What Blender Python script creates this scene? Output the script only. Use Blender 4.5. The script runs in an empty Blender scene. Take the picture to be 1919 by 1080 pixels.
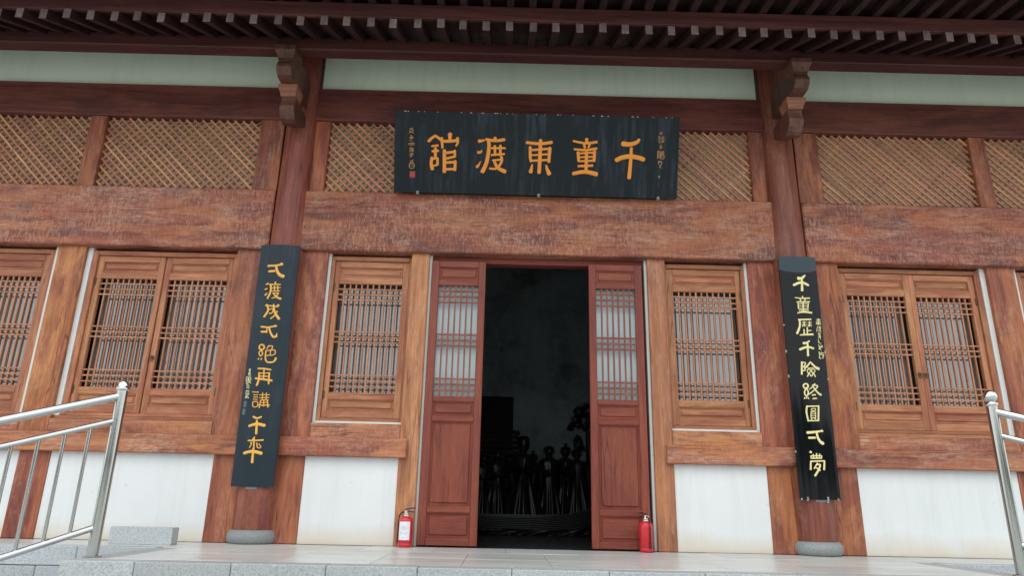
import bpy, bmesh, math, random
from mathutils import Vector, Matrix
random.seed(11)
S = bpy.context.scene
COL = S.collection

# ------------------------------------------------------------------ camera, sky, sun, exposure
cam_d = bpy.data.cameras.new('camera'); cam = bpy.data.objects.new('camera', cam_d); COL.objects.link(cam)
CAM = Vector((-0.3109, -6.6566, 0.401)); YAW, PITCH, ROLL = 0.0072, 0.3000, 0.0214
fw = Vector((math.sin(YAW)*math.cos(PITCH), math.cos(YAW)*math.cos(PITCH), math.sin(PITCH)))
r0 = fw.cross(Vector((0, 0, 1))).normalized(); u0 = r0.cross(fw)
rt = r0*math.cos(ROLL) + u0*math.sin(ROLL); up = u0*math.cos(ROLL) - r0*math.sin(ROLL)
cam.matrix_world = Matrix(((rt.x, up.x, -fw.x, CAM.x), (rt.y, up.y, -fw.y, CAM.y), (rt.z, up.z, -fw.z, CAM.z), (0, 0, 0, 1)))
cam_d.sensor_width = 36; cam_d.lens = 36*1300/1919; cam_d.clip_end = 3000
S.camera = cam

W = bpy.data.worlds.new('World'); S.world = W; W.use_nodes = True
wn, wl = W.node_tree.nodes, W.node_tree.links; wn.clear()
sky = wn.new('ShaderNodeTexSky'); sky.sky_type = 'NISHITA'; sky.sun_disc = False
SUN_EL, SUN_AZ = math.radians(52), math.radians(200)      # azimuth from +Y, clockwise
sky.sun_elevation = SUN_EL; sky.sun_rotation = SUN_AZ
sky.air_density = 1.0; sky.dust_density = 2.0; sky.ozone_density = 1.0
hs = wn.new('ShaderNodeHueSaturation'); hs.inputs['Saturation'].default_value = 0.22
bg = wn.new('ShaderNodeBackground'); bg.inputs['Strength'].default_value = 0.15
wo = wn.new('ShaderNodeOutputWorld')
cloud = wn.new('ShaderNodeMix'); cloud.data_type = 'RGBA'; cloud.inputs[0].default_value = 0.82      # even, closed cloud cover over the clear sky
cloud.inputs[7].default_value = (8.2, 8.6, 8.9, 1)
wl.new(sky.outputs[0], hs.inputs['Color']); wl.new(hs.outputs[0], cloud.inputs[6]); wl.new(cloud.outputs[2], bg.inputs[0]); wl.new(bg.outputs[0], wo.inputs[0])

sun_d = bpy.data.lights.new('sun', 'SUN'); sun_d.energy = 0.5; sun_d.angle = math.radians(40); sun_d.color = (1, .97, .93)
sun = bpy.data.objects.new('sun', sun_d); COL.objects.link(sun)
sd = Vector((math.sin(SUN_AZ)*math.cos(SUN_EL), math.cos(SUN_AZ)*math.cos(SUN_EL), math.sin(SUN_EL)))
sun.rotation_euler = sd.to_track_quat('Z', 'Y').to_euler(); sun.location = (0, -20, 20)

S.view_settings.view_transform = 'Standard'; S.view_settings.look = 'None'
S.view_settings.exposure = 0.42; S.view_settings.gamma = 1.0; S.view_settings.use_curve_mapping = False

# ------------------------------------------------------------------ materials
def new_mat(name):
    m = bpy.data.materials.new(name); m.use_nodes = True
    n, l = m.node_tree.nodes, m.node_tree.links; n.clear()
    o = n.new('ShaderNodeOutputMaterial'); b = n.new('ShaderNodeBsdfPrincipled'); l.new(b.outputs[0], o.inputs[0])
    return m, n, l, b
def obj_coord(n, l, scale=(1, 1, 1), shift=True):
    t = n.new('ShaderNodeTexCoord'); out = t.outputs['Object']
    if shift:
        oi = n.new('ShaderNodeObjectInfo'); v = n.new('ShaderNodeVectorMath'); v.operation = 'SCALE'
        c = n.new('ShaderNodeCombineXYZ')
        for i in range(3): l.new(oi.outputs['Random'], c.inputs[i])
        l.new(c.outputs[0], v.inputs[0]); v.inputs['Scale'].default_value = 37.0
        a = n.new('ShaderNodeVectorMath'); a.operation = 'ADD'; l.new(out, a.inputs[0]); l.new(v.outputs[0], a.inputs[1]); out = a.outputs[0]
    mp = n.new('ShaderNodeMapping'); mp.inputs['Scale'].default_value = scale; l.new(out, mp.inputs[0])
    return mp.outputs[0]
def noise(n, l, vec, scale=1, detail=4, rough=.55, dist=0):
    t = n.new('ShaderNodeTexNoise'); t.inputs['Scale'].default_value = scale; t.inputs['Detail'].default_value = detail
    t.inputs['Roughness'].default_value = rough; t.inputs['Distortion'].default_value = dist
    l.new(vec, t.inputs['Vector']); return t.outputs['Fac']
def ramp(n, l, fac, stops):
    r = n.new('ShaderNodeValToRGB'); e = r.color_ramp.elements
    while len(e) > 1: e.remove(e[-1])
    for i, (p, c) in enumerate(stops):
        if not isinstance(c, (tuple, list)): c = (c, c, c)
        x = e[0] if i == 0 else e.new(p)
        x.position = p; x.color = (*c, 1)
    l.new(fac, r.inputs[0]); return r.outputs[0]
def mix(n, l, fac, a, b, mode='MIX'):
    m = n.new('ShaderNodeMix'); m.data_type = 'RGBA'; m.blend_type = mode
    for k, v in ((0, fac), (6, a), (7, b)):
        if isinstance(v, (int, float)): m.inputs[k].default_value = v
        elif isinstance(v, tuple): m.inputs[k].default_value = (*v, 1)
        else: l.new(v, m.inputs[k])
    return m.outputs[2]
def math_(n, l, op, a, b):
    m = n.new('ShaderNodeMath'); m.operation = op
    for k, v in enumerate((a, b)):
        if isinstance(v, (int, float)): m.inputs[k].default_value = v
        else: l.new(v, m.inputs[k])
    return m.outputs[0]
def bump(n, l, b, h, strength=.3, dist=.004):
    k = n.new('ShaderNodeBump'); k.inputs['Strength'].default_value = strength; k.inputs['Distance'].default_value = dist
    l.new(h, k.inputs['Height']); l.new(k.outputs[0], b.inputs['Normal'])

def wood(name, axis, dark, mid, light, patch=None, patch_amt=.5, worn=None, worn_amt=0., rough=.5, vary=.16, gscale=1.0, crackle=0., scratch=0., stain=None, hue=.010):
    m, n, l, b = new_mat(name)
    base = obj_coord(n, l)
    def stretch(along, across, rot=None):
        v = [across*gscale]*3; v['XYZ'.index(axis)] = along*gscale
        mp = n.new('ShaderNodeMapping'); mp.inputs['Scale'].default_value = v
        src = base
        if rot:
            m0 = n.new('ShaderNodeMapping'); m0.inputs['Rotation'].default_value = rot; l.new(base, m0.inputs[0]); src = m0.outputs[0]
        l.new(src, mp.inputs[0]); return mp.outputs[0]
    g1 = noise(n, l, stretch(.8, 15), 1, 6, .62, .5)
    g2 = noise(n, l, stretch(6, 120), 1, 4, .65)
    g3 = noise(n, l, stretch(2.0, 44), 1, 4, .65, .2)
    col = ramp(n, l, g1, [(.30, dark), (.5, mid), (.70, light)])
    if stain:
        sf = noise(n, l, stretch(1.0, 3.2), 1.1, 6, .62, 1.0)
        col = mix(n, l, ramp(n, l, sf, [(.50, 0.), (.62, .8)]), col, stain)
    if patch:
        pf = noise(n, l, stretch(.7, 3.0), 1.4, 7, .66, .9)
        col = mix(n, l, ramp(n, l, pf, [(.48, 0.), (.60, patch_amt)]), col, patch)
    if worn:
        wf = noise(n, l, stretch(1.3, 3.4), 1.5, 7, .68, .6)
        k = ramp(n, l, wf, [(.46, 0.), (.62, 1.)])
        fl = noise(n, l, stretch(14, 46), 1, 4, .7, .5)                # flakes along the grain
        kk = math_(n, l, 'MULTIPLY', k, ramp(n, l, fl, [(.44, .1), (.58, 1.)]))
        col = mix(n, l, math_(n, l, 'MULTIPLY', kk, worn_amt), col, worn)
    if crackle:                                                        # crazed varnish: short cracks across the grain
        cf = noise(n, l, stretch(62, 15), 1, 5, .72, .9); cz = noise(n, l, stretch(1.0, 2.4), 1.2, 5, .6, .5)
        ck = math_(n, l, 'MULTIPLY', ramp(n, l, cf, [(.48, 0.), (.60, 1.)]), ramp(n, l, cz, [(.36, .12), (.58, 1.)]))
        col = mix(n, l, math_(n, l, 'MULTIPLY', ck, crackle), col, worn or light)
        cd = math_(n, l, 'MULTIPLY', ramp(n, l, cf, [(.36, 1.), (.44, 0.)]), ramp(n, l, cz, [(.36, .2), (.58, 1.)]))
        col = mix(n, l, math_(n, l, 'MULTIPLY', cd, crackle*.55), col, tuple(x*.55 for x in dark))
    if scratch:
        rr = [0, 0, 0]; rr[{'X': 1, 'Z': 1, 'Y': 0}[axis]] = .22
        s1 = noise(n, l, stretch(1.1, 85, rr), 1, 3, .55, .3); s2 = noise(n, l, stretch(1, 2), 1.6, 4, .6)
        sk = math_(n, l, 'MULTIPLY', ramp(n, l, s1, [(.60, 0.), (.66, 1.)]), ramp(n, l, s2, [(.48, 0.), (.58, 1.)]))
        col = mix(n, l, math_(n, l, 'MULTIPLY', sk, scratch), col, worn or light)
    if axis != 'Y':                                                    # long drying cracks along the grain, here and there
        c1 = noise(n, l, stretch(.45, 9), 1, 2, .5, .3); c2 = noise(n, l, stretch(.6, 2.5), 1.3, 3, .5)
        line = ramp(n, l, c1, [(.488, 0.), (.498, 1.), (.502, 1.), (.512, 0.)])
        col = mix(n, l, math_(n, l, 'MULTIPLY', math_(n, l, 'MULTIPLY', line, ramp(n, l, c2, [(.52, 0.), (.60, 1.)])), .75), col, tuple(x*.35 for x in dark))
    col = mix(n, l, 1.0, col, ramp(n, l, g2, [(.30, .76), (.66, 1.12)]), 'MULTIPLY')
    col = mix(n, l, 1.0, col, ramp(n, l, g3, [(.32, .80), (.52, 1.02), (.7, 1.08)]), 'MULTIPLY')
    oi = n.new('ShaderNodeObjectInfo'); hv = n.new('ShaderNodeHueSaturation')
    mr = n.new('ShaderNodeMapRange'); mr.inputs['To Min'].default_value = 1-vary; mr.inputs['To Max'].default_value = 1+vary
    l.new(oi.outputs['Random'], mr.inputs[0]); l.new(mr.outputs[0], hv.inputs['Value']); l.new(col, hv.inputs['Color'])
    fr = math_(n, l, 'FRACT', math_(n, l, 'MULTIPLY', oi.outputs['Random'], 7.31), 0.)
    l.new(math_(n, l, 'ADD', math_(n, l, 'MULTIPLY', fr, hue), .5-hue/2), hv.inputs['Hue'])
    l.new(hv.outputs[0], b.inputs['Base Color'])
    l.new(math_(n, l, 'ADD', math_(n, l, 'MULTIPLY', g1, .25), rough-.12), b.inputs['Roughness'])
    b.inputs['Specular IOR Level'].default_value = .33
    bump(n, l, b, math_(n, l, 'ADD', math_(n, l, 'MULTIPLY', g2, .5), math_(n, l, 'ADD', g1, math_(n, l, 'MULTIPLY', g3, .5))), .4, .003)
    return m

M = {}
for ax in 'XZ':
    M['beam'+ax] = wood('lintel wood '+ax, ax, (.135, .032, .022), (.25, .064, .038), (.35, .105, .056), patch=(.42, .142, .052), patch_amt=.7, worn=(.50, .30, .215), worn_amt=.6, crackle=.55, scratch=.35, stain=(.115, .040, .036), rough=.52, vary=.06, hue=.004)
    M['post'+ax] = wood('orange post wood '+ax, ax, (.22, .063, .029), (.345, .106, .045), (.44, .155, .066), patch=(.54, .215, .074), patch_amt=.7, worn=(.56, .32, .18), worn_amt=.4, stain=(.22, .062, .036), rough=.5, vary=.08)
    M['rpost'+ax] = wood('red post wood '+ax, ax, (.15, .042, .026), (.27, .080, .046), (.37, .125, .066), patch=(.45, .155, .060), patch_amt=.7, worn=(.50, .28, .19), worn_amt=.4, stain=(.16, .040, .030), rough=.5, vary=.1)
    M['tan'+ax] = wood('tan post wood '+ax, ax, (.29, .105, .051), (.41, .162, .080), (.50, .22, .110), patch=(.55, .225, .085), patch_amt=.6, worn=(.58, .35, .235), worn_amt=.4, stain=(.32, .105, .060), rough=.52, vary=.08)
    M['rail'+ax] = wood('rail wood '+ax, ax, (.20, .058, .032), (.34, .110, .055), (.45, .170, .085), patch=(.55, .225, .085), patch_amt=.7, worn=(.56, .35, .25), worn_amt=.6, crackle=.3, stain=(.16, .048, .042), rough=.52, vary=.08)
    M['win'+ax] = wood('window wood '+ax, ax, (.27, .098, .046), (.38, .150, .072), (.47, .21, .105), patch=(.54, .26, .125), patch_amt=.5, stain=(.30, .095, .05), rough=.5, vary=.10)
    M['door'+ax] = wood('door wood '+ax, ax, (.17, .036, .024), (.205, .045, .029), (.24, .056, .034), patch=(.31, .088, .036), patch_amt=.35, rough=.42, vary=.05, hue=.004)
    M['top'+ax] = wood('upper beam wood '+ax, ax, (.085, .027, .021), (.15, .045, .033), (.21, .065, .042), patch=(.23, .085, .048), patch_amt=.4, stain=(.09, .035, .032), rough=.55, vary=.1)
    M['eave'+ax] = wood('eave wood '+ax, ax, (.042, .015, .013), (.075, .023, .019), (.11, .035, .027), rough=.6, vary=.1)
M['col'] = wood('column wood', 'Z', (.14, .036, .026), (.215, .060, .040), (.29, .092, .052), patch=(.27, .090, .045), patch_amt=.5, worn=(.42, .26, .19), worn_amt=.22, rough=.36, vary=.05)
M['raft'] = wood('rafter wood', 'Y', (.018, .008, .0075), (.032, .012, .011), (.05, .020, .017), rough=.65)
M['raftend'] = wood('rafter end grain', 'Y', (.10, .066, .060), (.145, .10, .088), (.20, .14, .12), rough=.7, vary=.25)
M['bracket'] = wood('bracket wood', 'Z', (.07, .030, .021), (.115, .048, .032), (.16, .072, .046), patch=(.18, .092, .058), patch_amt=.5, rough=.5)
M['strip1'] = wood('lattice wood front', 'X', (.36, .15, .085), (.46, .205, .115), (.57, .29, .16), patch=(.60, .29, .11), patch_amt=.6, rough=.55, vary=.22, hue=.02)
M['strip2'] = wood('lattice wood back', 'X', (.30, .125, .065), (.40, .175, .09), (.50, .25, .13), rough=.6, vary=.18, hue=.02)
M['bar'] = wood('window bar wood', 'Z', (.34, .145, .075), (.44, .20, .11), (.53, .27, .155), rough=.55, vary=.12)
M['dbar'] = wood('door bar wood', 'Z', (.17, .05, .035), (.24, .075, .05), (.30, .11, .07), rough=.5, vary=.12)

def plaster(name, c, stain=None, zlo=0, zhi=.2, bump_s=.15):
    m, n, l, b = new_mat(name)
    v = obj_coord(n, l); f = noise(n, l, v, 2.2, 5, .6, .3); g = noise(n, l, v, 40, 4, .6)
    vs = n.new('ShaderNodeMapping'); vs.inputs['Scale'].default_value = (9, 9, .7); l.new(v, vs.inputs[0]); st = noise(n, l, vs.outputs[0], 1, 6, .68)
    col = mix(n, l, ramp(n, l, f, [(.35, 0.), (.75, .5)]), c, tuple(x*k for x, k in zip(c, (.90, .915, .90))))
    col = mix(n, l, ramp(n, l, st, [(.5, 0.), (.66, .5)]), col, tuple(x*k for x, k in zip(c, (.86, .87, .84))))
    sp = noise(n, l, v, 14, 3, .5); col = mix(n, l, ramp(n, l, sp, [(.70, 0.), (.74, .30)]), col, tuple(x*.62 for x in c))
    if stain:
        t = n.new('ShaderNodeTexCoord'); s = n.new('ShaderNodeSeparateXYZ'); l.new(t.outputs['Object'], s.inputs[0])
        wob = math_(n, l, 'ADD', s.outputs[2], math_(n, l, 'MULTIPLY', math_(n, l, 'SUBTRACT', f, .5), .25))
        mr = n.new('ShaderNodeMapRange'); mr.inputs['From Min'].default_value = zlo; mr.inputs['From Max'].default_value = zhi
        mr.inputs['To Min'].default_value = .8; mr.inputs['To Max'].default_value = 0; l.new(wob, mr.inputs[0])
        col = mix(n, l, mr.outputs[0], col, stain)
    l.new(col, b.inputs['Base Color']); b.inputs['Roughness'].default_value = .85; b.inputs['Specular IOR Level'].default_value = .2
    bump(n, l, b, g, bump_s, .003); return m
M['plaster'] = plaster('white plaster', (.735, .755, .755), (.62, .54, .42), -.40, -.22)
M['plaster2'] = plaster('white plaster strip', (.70, .71, .69))
M['frieze'] = plaster('pale green frieze plaster', (.78, .86, .68))
M['backing'] = plaster('beige lattice backing', (.70, .64, .50))
M['lit_bearing'] = wood('lit bearing block wood', 'X', (.19, .075, .043), (.28, .118, .066), (.35, .165, .095), rough=.5)  # bracket wood made lighter: light caught by the lower block is in the colour
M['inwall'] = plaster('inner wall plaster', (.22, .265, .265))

def granite(name, c, contrast=.35, streak=0., rough=.55, scale=90):
    m, n, l, b = new_mat(name)
    v = obj_coord(n, l); f = noise(n, l, v, scale, 3, .75); f2 = noise(n, l, v, 3, 4, .6)
    lo = tuple(x*(1-contrast) for x in c); hi = tuple(min(.9, x*(1+contrast*.8)) for x in c)
    col = ramp(n, l, f, [(.32, lo), (.5, c), (.68, hi)])
    col = mix(n, l, ramp(n, l, f2, [(.35, 0.), (.7, .35)]), col, tuple(x*.8 for x in c))
    if streak:
        mp = n.new('ShaderNodeMapping'); mp.inputs['Scale'].default_value = (1.1, 14, 1); mp.inputs['Rotation'].default_value = (0, 0, .06); l.new(v, mp.inputs[0])
        s = noise(n, l, mp.outputs[0], 1, 5, .65, 1.2)
        col = mix(n, l, ramp(n, l, s, [(.42, streak), (.56, 0.)]), col, tuple(x*.5 for x in c))
    oi = n.new('ShaderNodeObjectInfo'); hv = n.new('ShaderNodeHueSaturation')
    mr = n.new('ShaderNodeMapRange'); mr.inputs['To Min'].default_value = .9; mr.inputs['To Max'].default_value = 1.08
    l.new(oi.outputs['Random'], mr.inputs[0]); l.new(mr.outputs[0], hv.inputs['Value']); l.new(col, hv.inputs['Color'])
    l.new(hv.outputs[0], b.inputs['Base Color']); b.inputs['Roughness'].default_value = rough
    bump(n, l, b, f, .2, .002); return m
M['slab'] = granite('streaked paving stone', (.68, .70, .67), .10, .5, .30)
M['granite'] = granite('speckled grey granite', (.42, .455, .47), .42)
M['kerb'] = granite('pale granite kerb', (.40, .425, .42), .40)
M['basestone'] = granite('grey column base stone', (.25, .27, .265), .22, 0, .6, 60)
M['ground'] = granite('plaza paving', (.50, .515, .50), .2)

def simple(name, c, rough=.5, metal=0., spec=.5, coat=0., nz=.12, ns=30, ior=1.45):
    m, n, l, b = new_mat(name)
    v = obj_coord(n, l); f = noise(n, l, v, ns, 4, .6)
    l.new(mix(n, l, f, tuple(x*(1-nz) for x in c), tuple(min(1, x*(1+nz)) for x in c)), b.inputs['Base Color'])
    l.new(math_(n, l, 'ADD', math_(n, l, 'MULTIPLY', f, .1), rough-.05), b.inputs['Roughness'])
    b.inputs['Metallic'].default_value = metal; b.inputs['Specular IOR Level'].default_value = spec; b.inputs['Coat Weight'].default_value = coat
    b.inputs['IOR'].default_value = ior
    return m
M['steel'] = simple('brushed stainless steel', (.43, .44, .41), .15, 1., nz=.05, ns=6)
M['steel2'] = simple('polished stainless steel', (.62, .625, .605), .09, 1., nz=.04, ns=6)
M['brass'] = simple('dark bronze fitting', (.12, .085, .05), .4, .8)
M['clip'] = simple('dull metal clip', (.22, .23, .23), .55, .5)
def mural():
    m, n, l, b = new_mat('ink wash mural')
    v = obj_coord(n, l, (1, 1, 1), False); f = noise(n, l, v, .75, 7, .62, .6); g = noise(n, l, v, 3.5, 6, .65, .8)
    k = math_(n, l, 'ADD', math_(n, l, 'MULTIPLY', f, .7), math_(n, l, 'MULTIPLY', g, .3))
    l.new(ramp(n, l, k, [(.38, (.15, .18, .18)), (.50, (.30, .36, .36)), (.62, (.40, .47, .47))]), b.inputs['Base Color'])
    b.inputs['Roughness'].default_value = .8; return m
M['mural'] = mural()
M['bronze'] = simple('dark bronze statue', (.010, .010, .011), .30, 0., .45, nz=.5, ns=12)
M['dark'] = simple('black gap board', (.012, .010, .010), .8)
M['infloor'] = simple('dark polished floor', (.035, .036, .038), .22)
M['hullwood'] = wood('dark hull plank', 'X', (.010, .008, .007), (.022, .017, .014), (.04, .03, .024), rough=.4)
M['red'] = simple('red enamel', (.58, .018, .03), .32, 0, .5, .3, nz=.06)
M['redband'] = simple('dark red band', (.40, .012, .02), .35, nz=.05)
M['white_lab'] = simple('paper label', (.74, .76, .80), .6, nz=.03)
M['ink'] = simple('label ink', (.18, .19, .22), .7)
M['blackplastic'] = simple('black plastic', (.02, .02, .02), .45)
M['valve'] = simple('nickel valve', (.62, .62, .58), .3, .8)
M['seal'] = simple('red seal paint', (.36, .05, .05), .6)
M['oldseal'] = simple('faded seal paint', (.085, .115, .135), .6)
M['gold_o'] = simple('orange gold paint', (.78, .275, .034), .5, nz=.14, ns=18)
M['gold_y'] = simple('amber gold leaf', (.80, .42, .075), .45, nz=.25, ns=60)
M['gold_p'] = simple('pale gold leaf', (.80, .71, .34), .42, nz=.15, ns=60)
M['gold_d'] = simple('dull gold paint', (.42, .22, .08), .6, nz=.2, ns=60)
M['pipe'] = simple('grey strip', (.52, .52, .50), .6)
M['leaf'] = simple('tree leaves', (.055, .08, .03), .6, nz=.5, ns=.6)
M['tile'] = simple('grey roof tile', (.10, .105, .11), .7)
def lacquer(name, c, streak, rough, amt, spec=.3, greyed=None):
    m, n, l, b = new_mat(name)
    v = obj_coord(n, l, (16, 16, 1.3)); f = noise(n, l, v, 1, 5, .65, .3); v2 = obj_coord(n, l); g = noise(n, l, v2, 2.2, 4, .6)
    k = math_(n, l, 'MULTIPLY', ramp(n, l, f, [(.46, 0.), (.72, 1.)]), ramp(n, l, g, [(.4, 0.), (.65, amt)]))
    col = mix(n, l, k, c, streak)
    if greyed:                                   # sky reflection painted into the colour as a band along the top edge
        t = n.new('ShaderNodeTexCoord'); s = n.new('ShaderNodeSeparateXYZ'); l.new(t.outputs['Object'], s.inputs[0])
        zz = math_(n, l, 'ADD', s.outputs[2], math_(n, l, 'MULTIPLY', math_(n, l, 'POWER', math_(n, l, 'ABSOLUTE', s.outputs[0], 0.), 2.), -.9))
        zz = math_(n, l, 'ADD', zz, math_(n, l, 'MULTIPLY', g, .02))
        mr = n.new('ShaderNodeMapRange'); mr.inputs['From Min'].default_value = greyed[0]; mr.inputs['From Max'].default_value = greyed[0]+.012; l.new(zz, mr.inputs[0])
        col = mix(n, l, mr.outputs[0], col, greyed[1])
    l.new(col, b.inputs['Base Color'])
    l.new(math_(n, l, 'ADD', math_(n, l, 'MULTIPLY', f, .12), rough-.06), b.inputs['Roughness'])
    b.inputs['Specular IOR Level'].default_value = spec
    v3 = obj_coord(n, l, (60, 60, 4)); bump(n, l, b, noise(n, l, v3, 1, 3), .12, .002)
    return m
M['lacq_plaque'] = lacquer('weathered black lacquer', (.0085, .0135, .016), (.05, .068, .082), .45, .9, .2)
M['lacq_left'] = lacquer('dull blue black lacquer', (.017, .029, .037), (.04, .058, .07), .36, .7, .22)
M['lacq_right'] = lacquer('glossy black lacquer', (.006, .007, .008), (.012, .015, .018),   .09, .4, .22, (2.155, (.040, .058, .068)))  # top band: reflected sky painted in slate
M['chip'] = simple('chipped pale wood', (.50, .50, .47), .8)
def glass(name, base, rough, ior):
    m, n, l, b = new_mat(name)
    v = obj_coord(n, l, (3, 3, 3)); f = noise(n, l, v, 1, 3)
    l.new(mix(n, l, f, tuple(x*.85 for x in base), base), b.inputs['Base Color'])
    b.inputs['Roughness'].default_value = rough; b.inputs['IOR'].default_value = ior
    bump(n, l, b, f, .03, .004); return m
M['glass'] = glass('reflective window glass', (.175, .145, .128), .03, 2.3)
M['frost'] = glass('frosted door glass', (.60, .72, .73), .25, 1.5)

# ------------------------------------------------------------------ helpers
def link(name, bm, mat, parent=None, loc=(0, 0, 0), smooth=False, rot=None):
    me = bpy.data.meshes.new(name); bm.normal_update()
    bm.to_mesh(me); bm.free()
    if isinstance(mat, (list, tuple)):
        for x in mat: me.materials.append(x)
    else: me.materials.append(mat)
    if smooth:
        for p in me.polygons: p.use_smooth = True
    return put(name, me, parent, loc, rot)
def put(name, me, parent=None, loc=(0, 0, 0), rot=None):
    o = bpy.data.objects.new(name, me); COL.objects.link(o); o.location = loc
    if rot: o.rotation_euler = rot
    if parent: o.parent = parent
    return o
def empty(name, label, cat, loc=(0, 0, 0), group=None, rot=None):
    o = bpy.data.objects.new(name, None); COL.objects.link(o); o.location = loc; o.empty_display_size = .1
    if rot: o.rotation_euler = rot
    tag(o, label, cat, group); return o
def tag(o, label, cat, group=None):
    o['label'] = label; o['category'] = cat
    if group: o['group'] = group
def add_box(bm, x0, x1, y0, y1, z0, z1, bev=0., seg=1, mi=0):
    r = bmesh.ops.create_cube(bm, size=1)
    vs = r['verts']
    for v in vs:
        v.co = Vector((x0+(v.co.x+.5)*(x1-x0), y0+(v.co.y+.5)*(y1-y0), z0+(v.co.z+.5)*(z1-z0)))
    fs = {f for v in vs for f in v.link_faces}
    for f in fs: f.material_index = mi
    if bev:
        es = list({e for v in vs for e in v.link_edges})
        bmesh.ops.bevel(bm, geom=es, offset=bev, segments=seg, affect='EDGES', profile=.6)
def box(name, mat, parent, x0, x1, y0, y1, z0, z1, bev=0., wobble=0., off=(0, 0, 0)):
    """one box as one object with its origin at its centre; off = world position of the parent"""
    c = Vector(((x0+x1)/2, (y0+y1)/2, (z0+z1)/2)); bm = bmesh.new()
    add_box(bm, x0-c.x, x1-c.x, y0-c.y, y1-c.y, z0-c.z, z1-c.z, bev)
    if wobble:
        for v in bm.verts: v.co += Vector([random.uniform(-wobble, wobble) for _ in range(3)])
    return link(name, bm, mat, parent, c-Vector(off))
def add_lathe(bm, prof, seg=24, center=(0, 0, 0), caps=True, mi=0):
    rings = []
    for r, z in prof:
        rings.append([bm.verts.new((center[0]+r*math.cos(2*math.pi*i/seg), center[1]+r*math.sin(2*math.pi*i/seg), center[2]+z)) for i in range(seg)])
    for a, b in zip(rings, rings[1:]):
        for i in range(seg):
            f = bm.faces.new((a[i], a[(i+1) % seg], b[(i+1) % seg], b[i])); f.material_index = mi
    if caps:
        f = bm.faces.new([bm.verts.new(v.co) for v in reversed(rings[0])]); f.material_index = mi; f = bm.faces.new([bm.verts.new(v.co) for v in rings[-1]]); f.material_index = mi
def add_tube(bm, pts, r, seg=10, mi=0, r2=None):
    pts = [Vector(p) for p in pts]; rings = []
    for i, p in enumerate(pts):
        t = (pts[min(i+1, len(pts)-1)]-pts[max(i-1, 0)]).normalized()
        a = t.cross(Vector((0, 0, 1)));
        if a.length < .05: a = t.cross(Vector((1, 0, 0)))
        a.normalize(); b = t.cross(a)
        rr = r if r2 is None else r+(r2-r)*i/(len(pts)-1)
        rings.append([bm.verts.new(p+a*math.cos(2*math.pi*k/seg)*rr+b*math.sin(2*math.pi*k/seg)*rr) for k in range(seg)])
    for q, w in zip(rings, rings[1:]):
        for k in range(seg):
            f = bm.faces.new((q[k], q[(k+1) % seg], w[(k+1) % seg], w[k])); f.material_index = mi
    fs = [f for v in (x for r_ in rings for x in r_) for f in v.link_faces]
    fs = list(set(fs)) + [bm.faces.new([bm.verts.new(v.co) for v in reversed(rings[0])]), bm.faces.new([bm.verts.new(v.co) for v in rings[-1]])]     # caps keep their own vertices: crisp ends
    bmesh.ops.recalc_face_normals(bm, faces=fs)
def add_prism(bm, poly, axis, a0, a1):
    """extrude a 2D polygon; axis 'X': poly is (y,z); axis 'Y': poly is (x,z)"""
    def p(q, a): return (a, q[0], q[1]) if axis == 'X' else (q[0], a, q[1])
    A = [bm.verts.new(p(q, a0)) for q in poly]; B = [bm.verts.new(p(q, a1)) for q in poly]
    n = len(poly)
    for i in range(n): bm.faces.new((A[i], A[(i+1) % n], B[(i+1) % n], B[i]))
    bm.faces.new(A); bm.faces.new(list(reversed(B)))
    bmesh.ops.recalc_face_normals(bm, faces=bm.faces)
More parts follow.
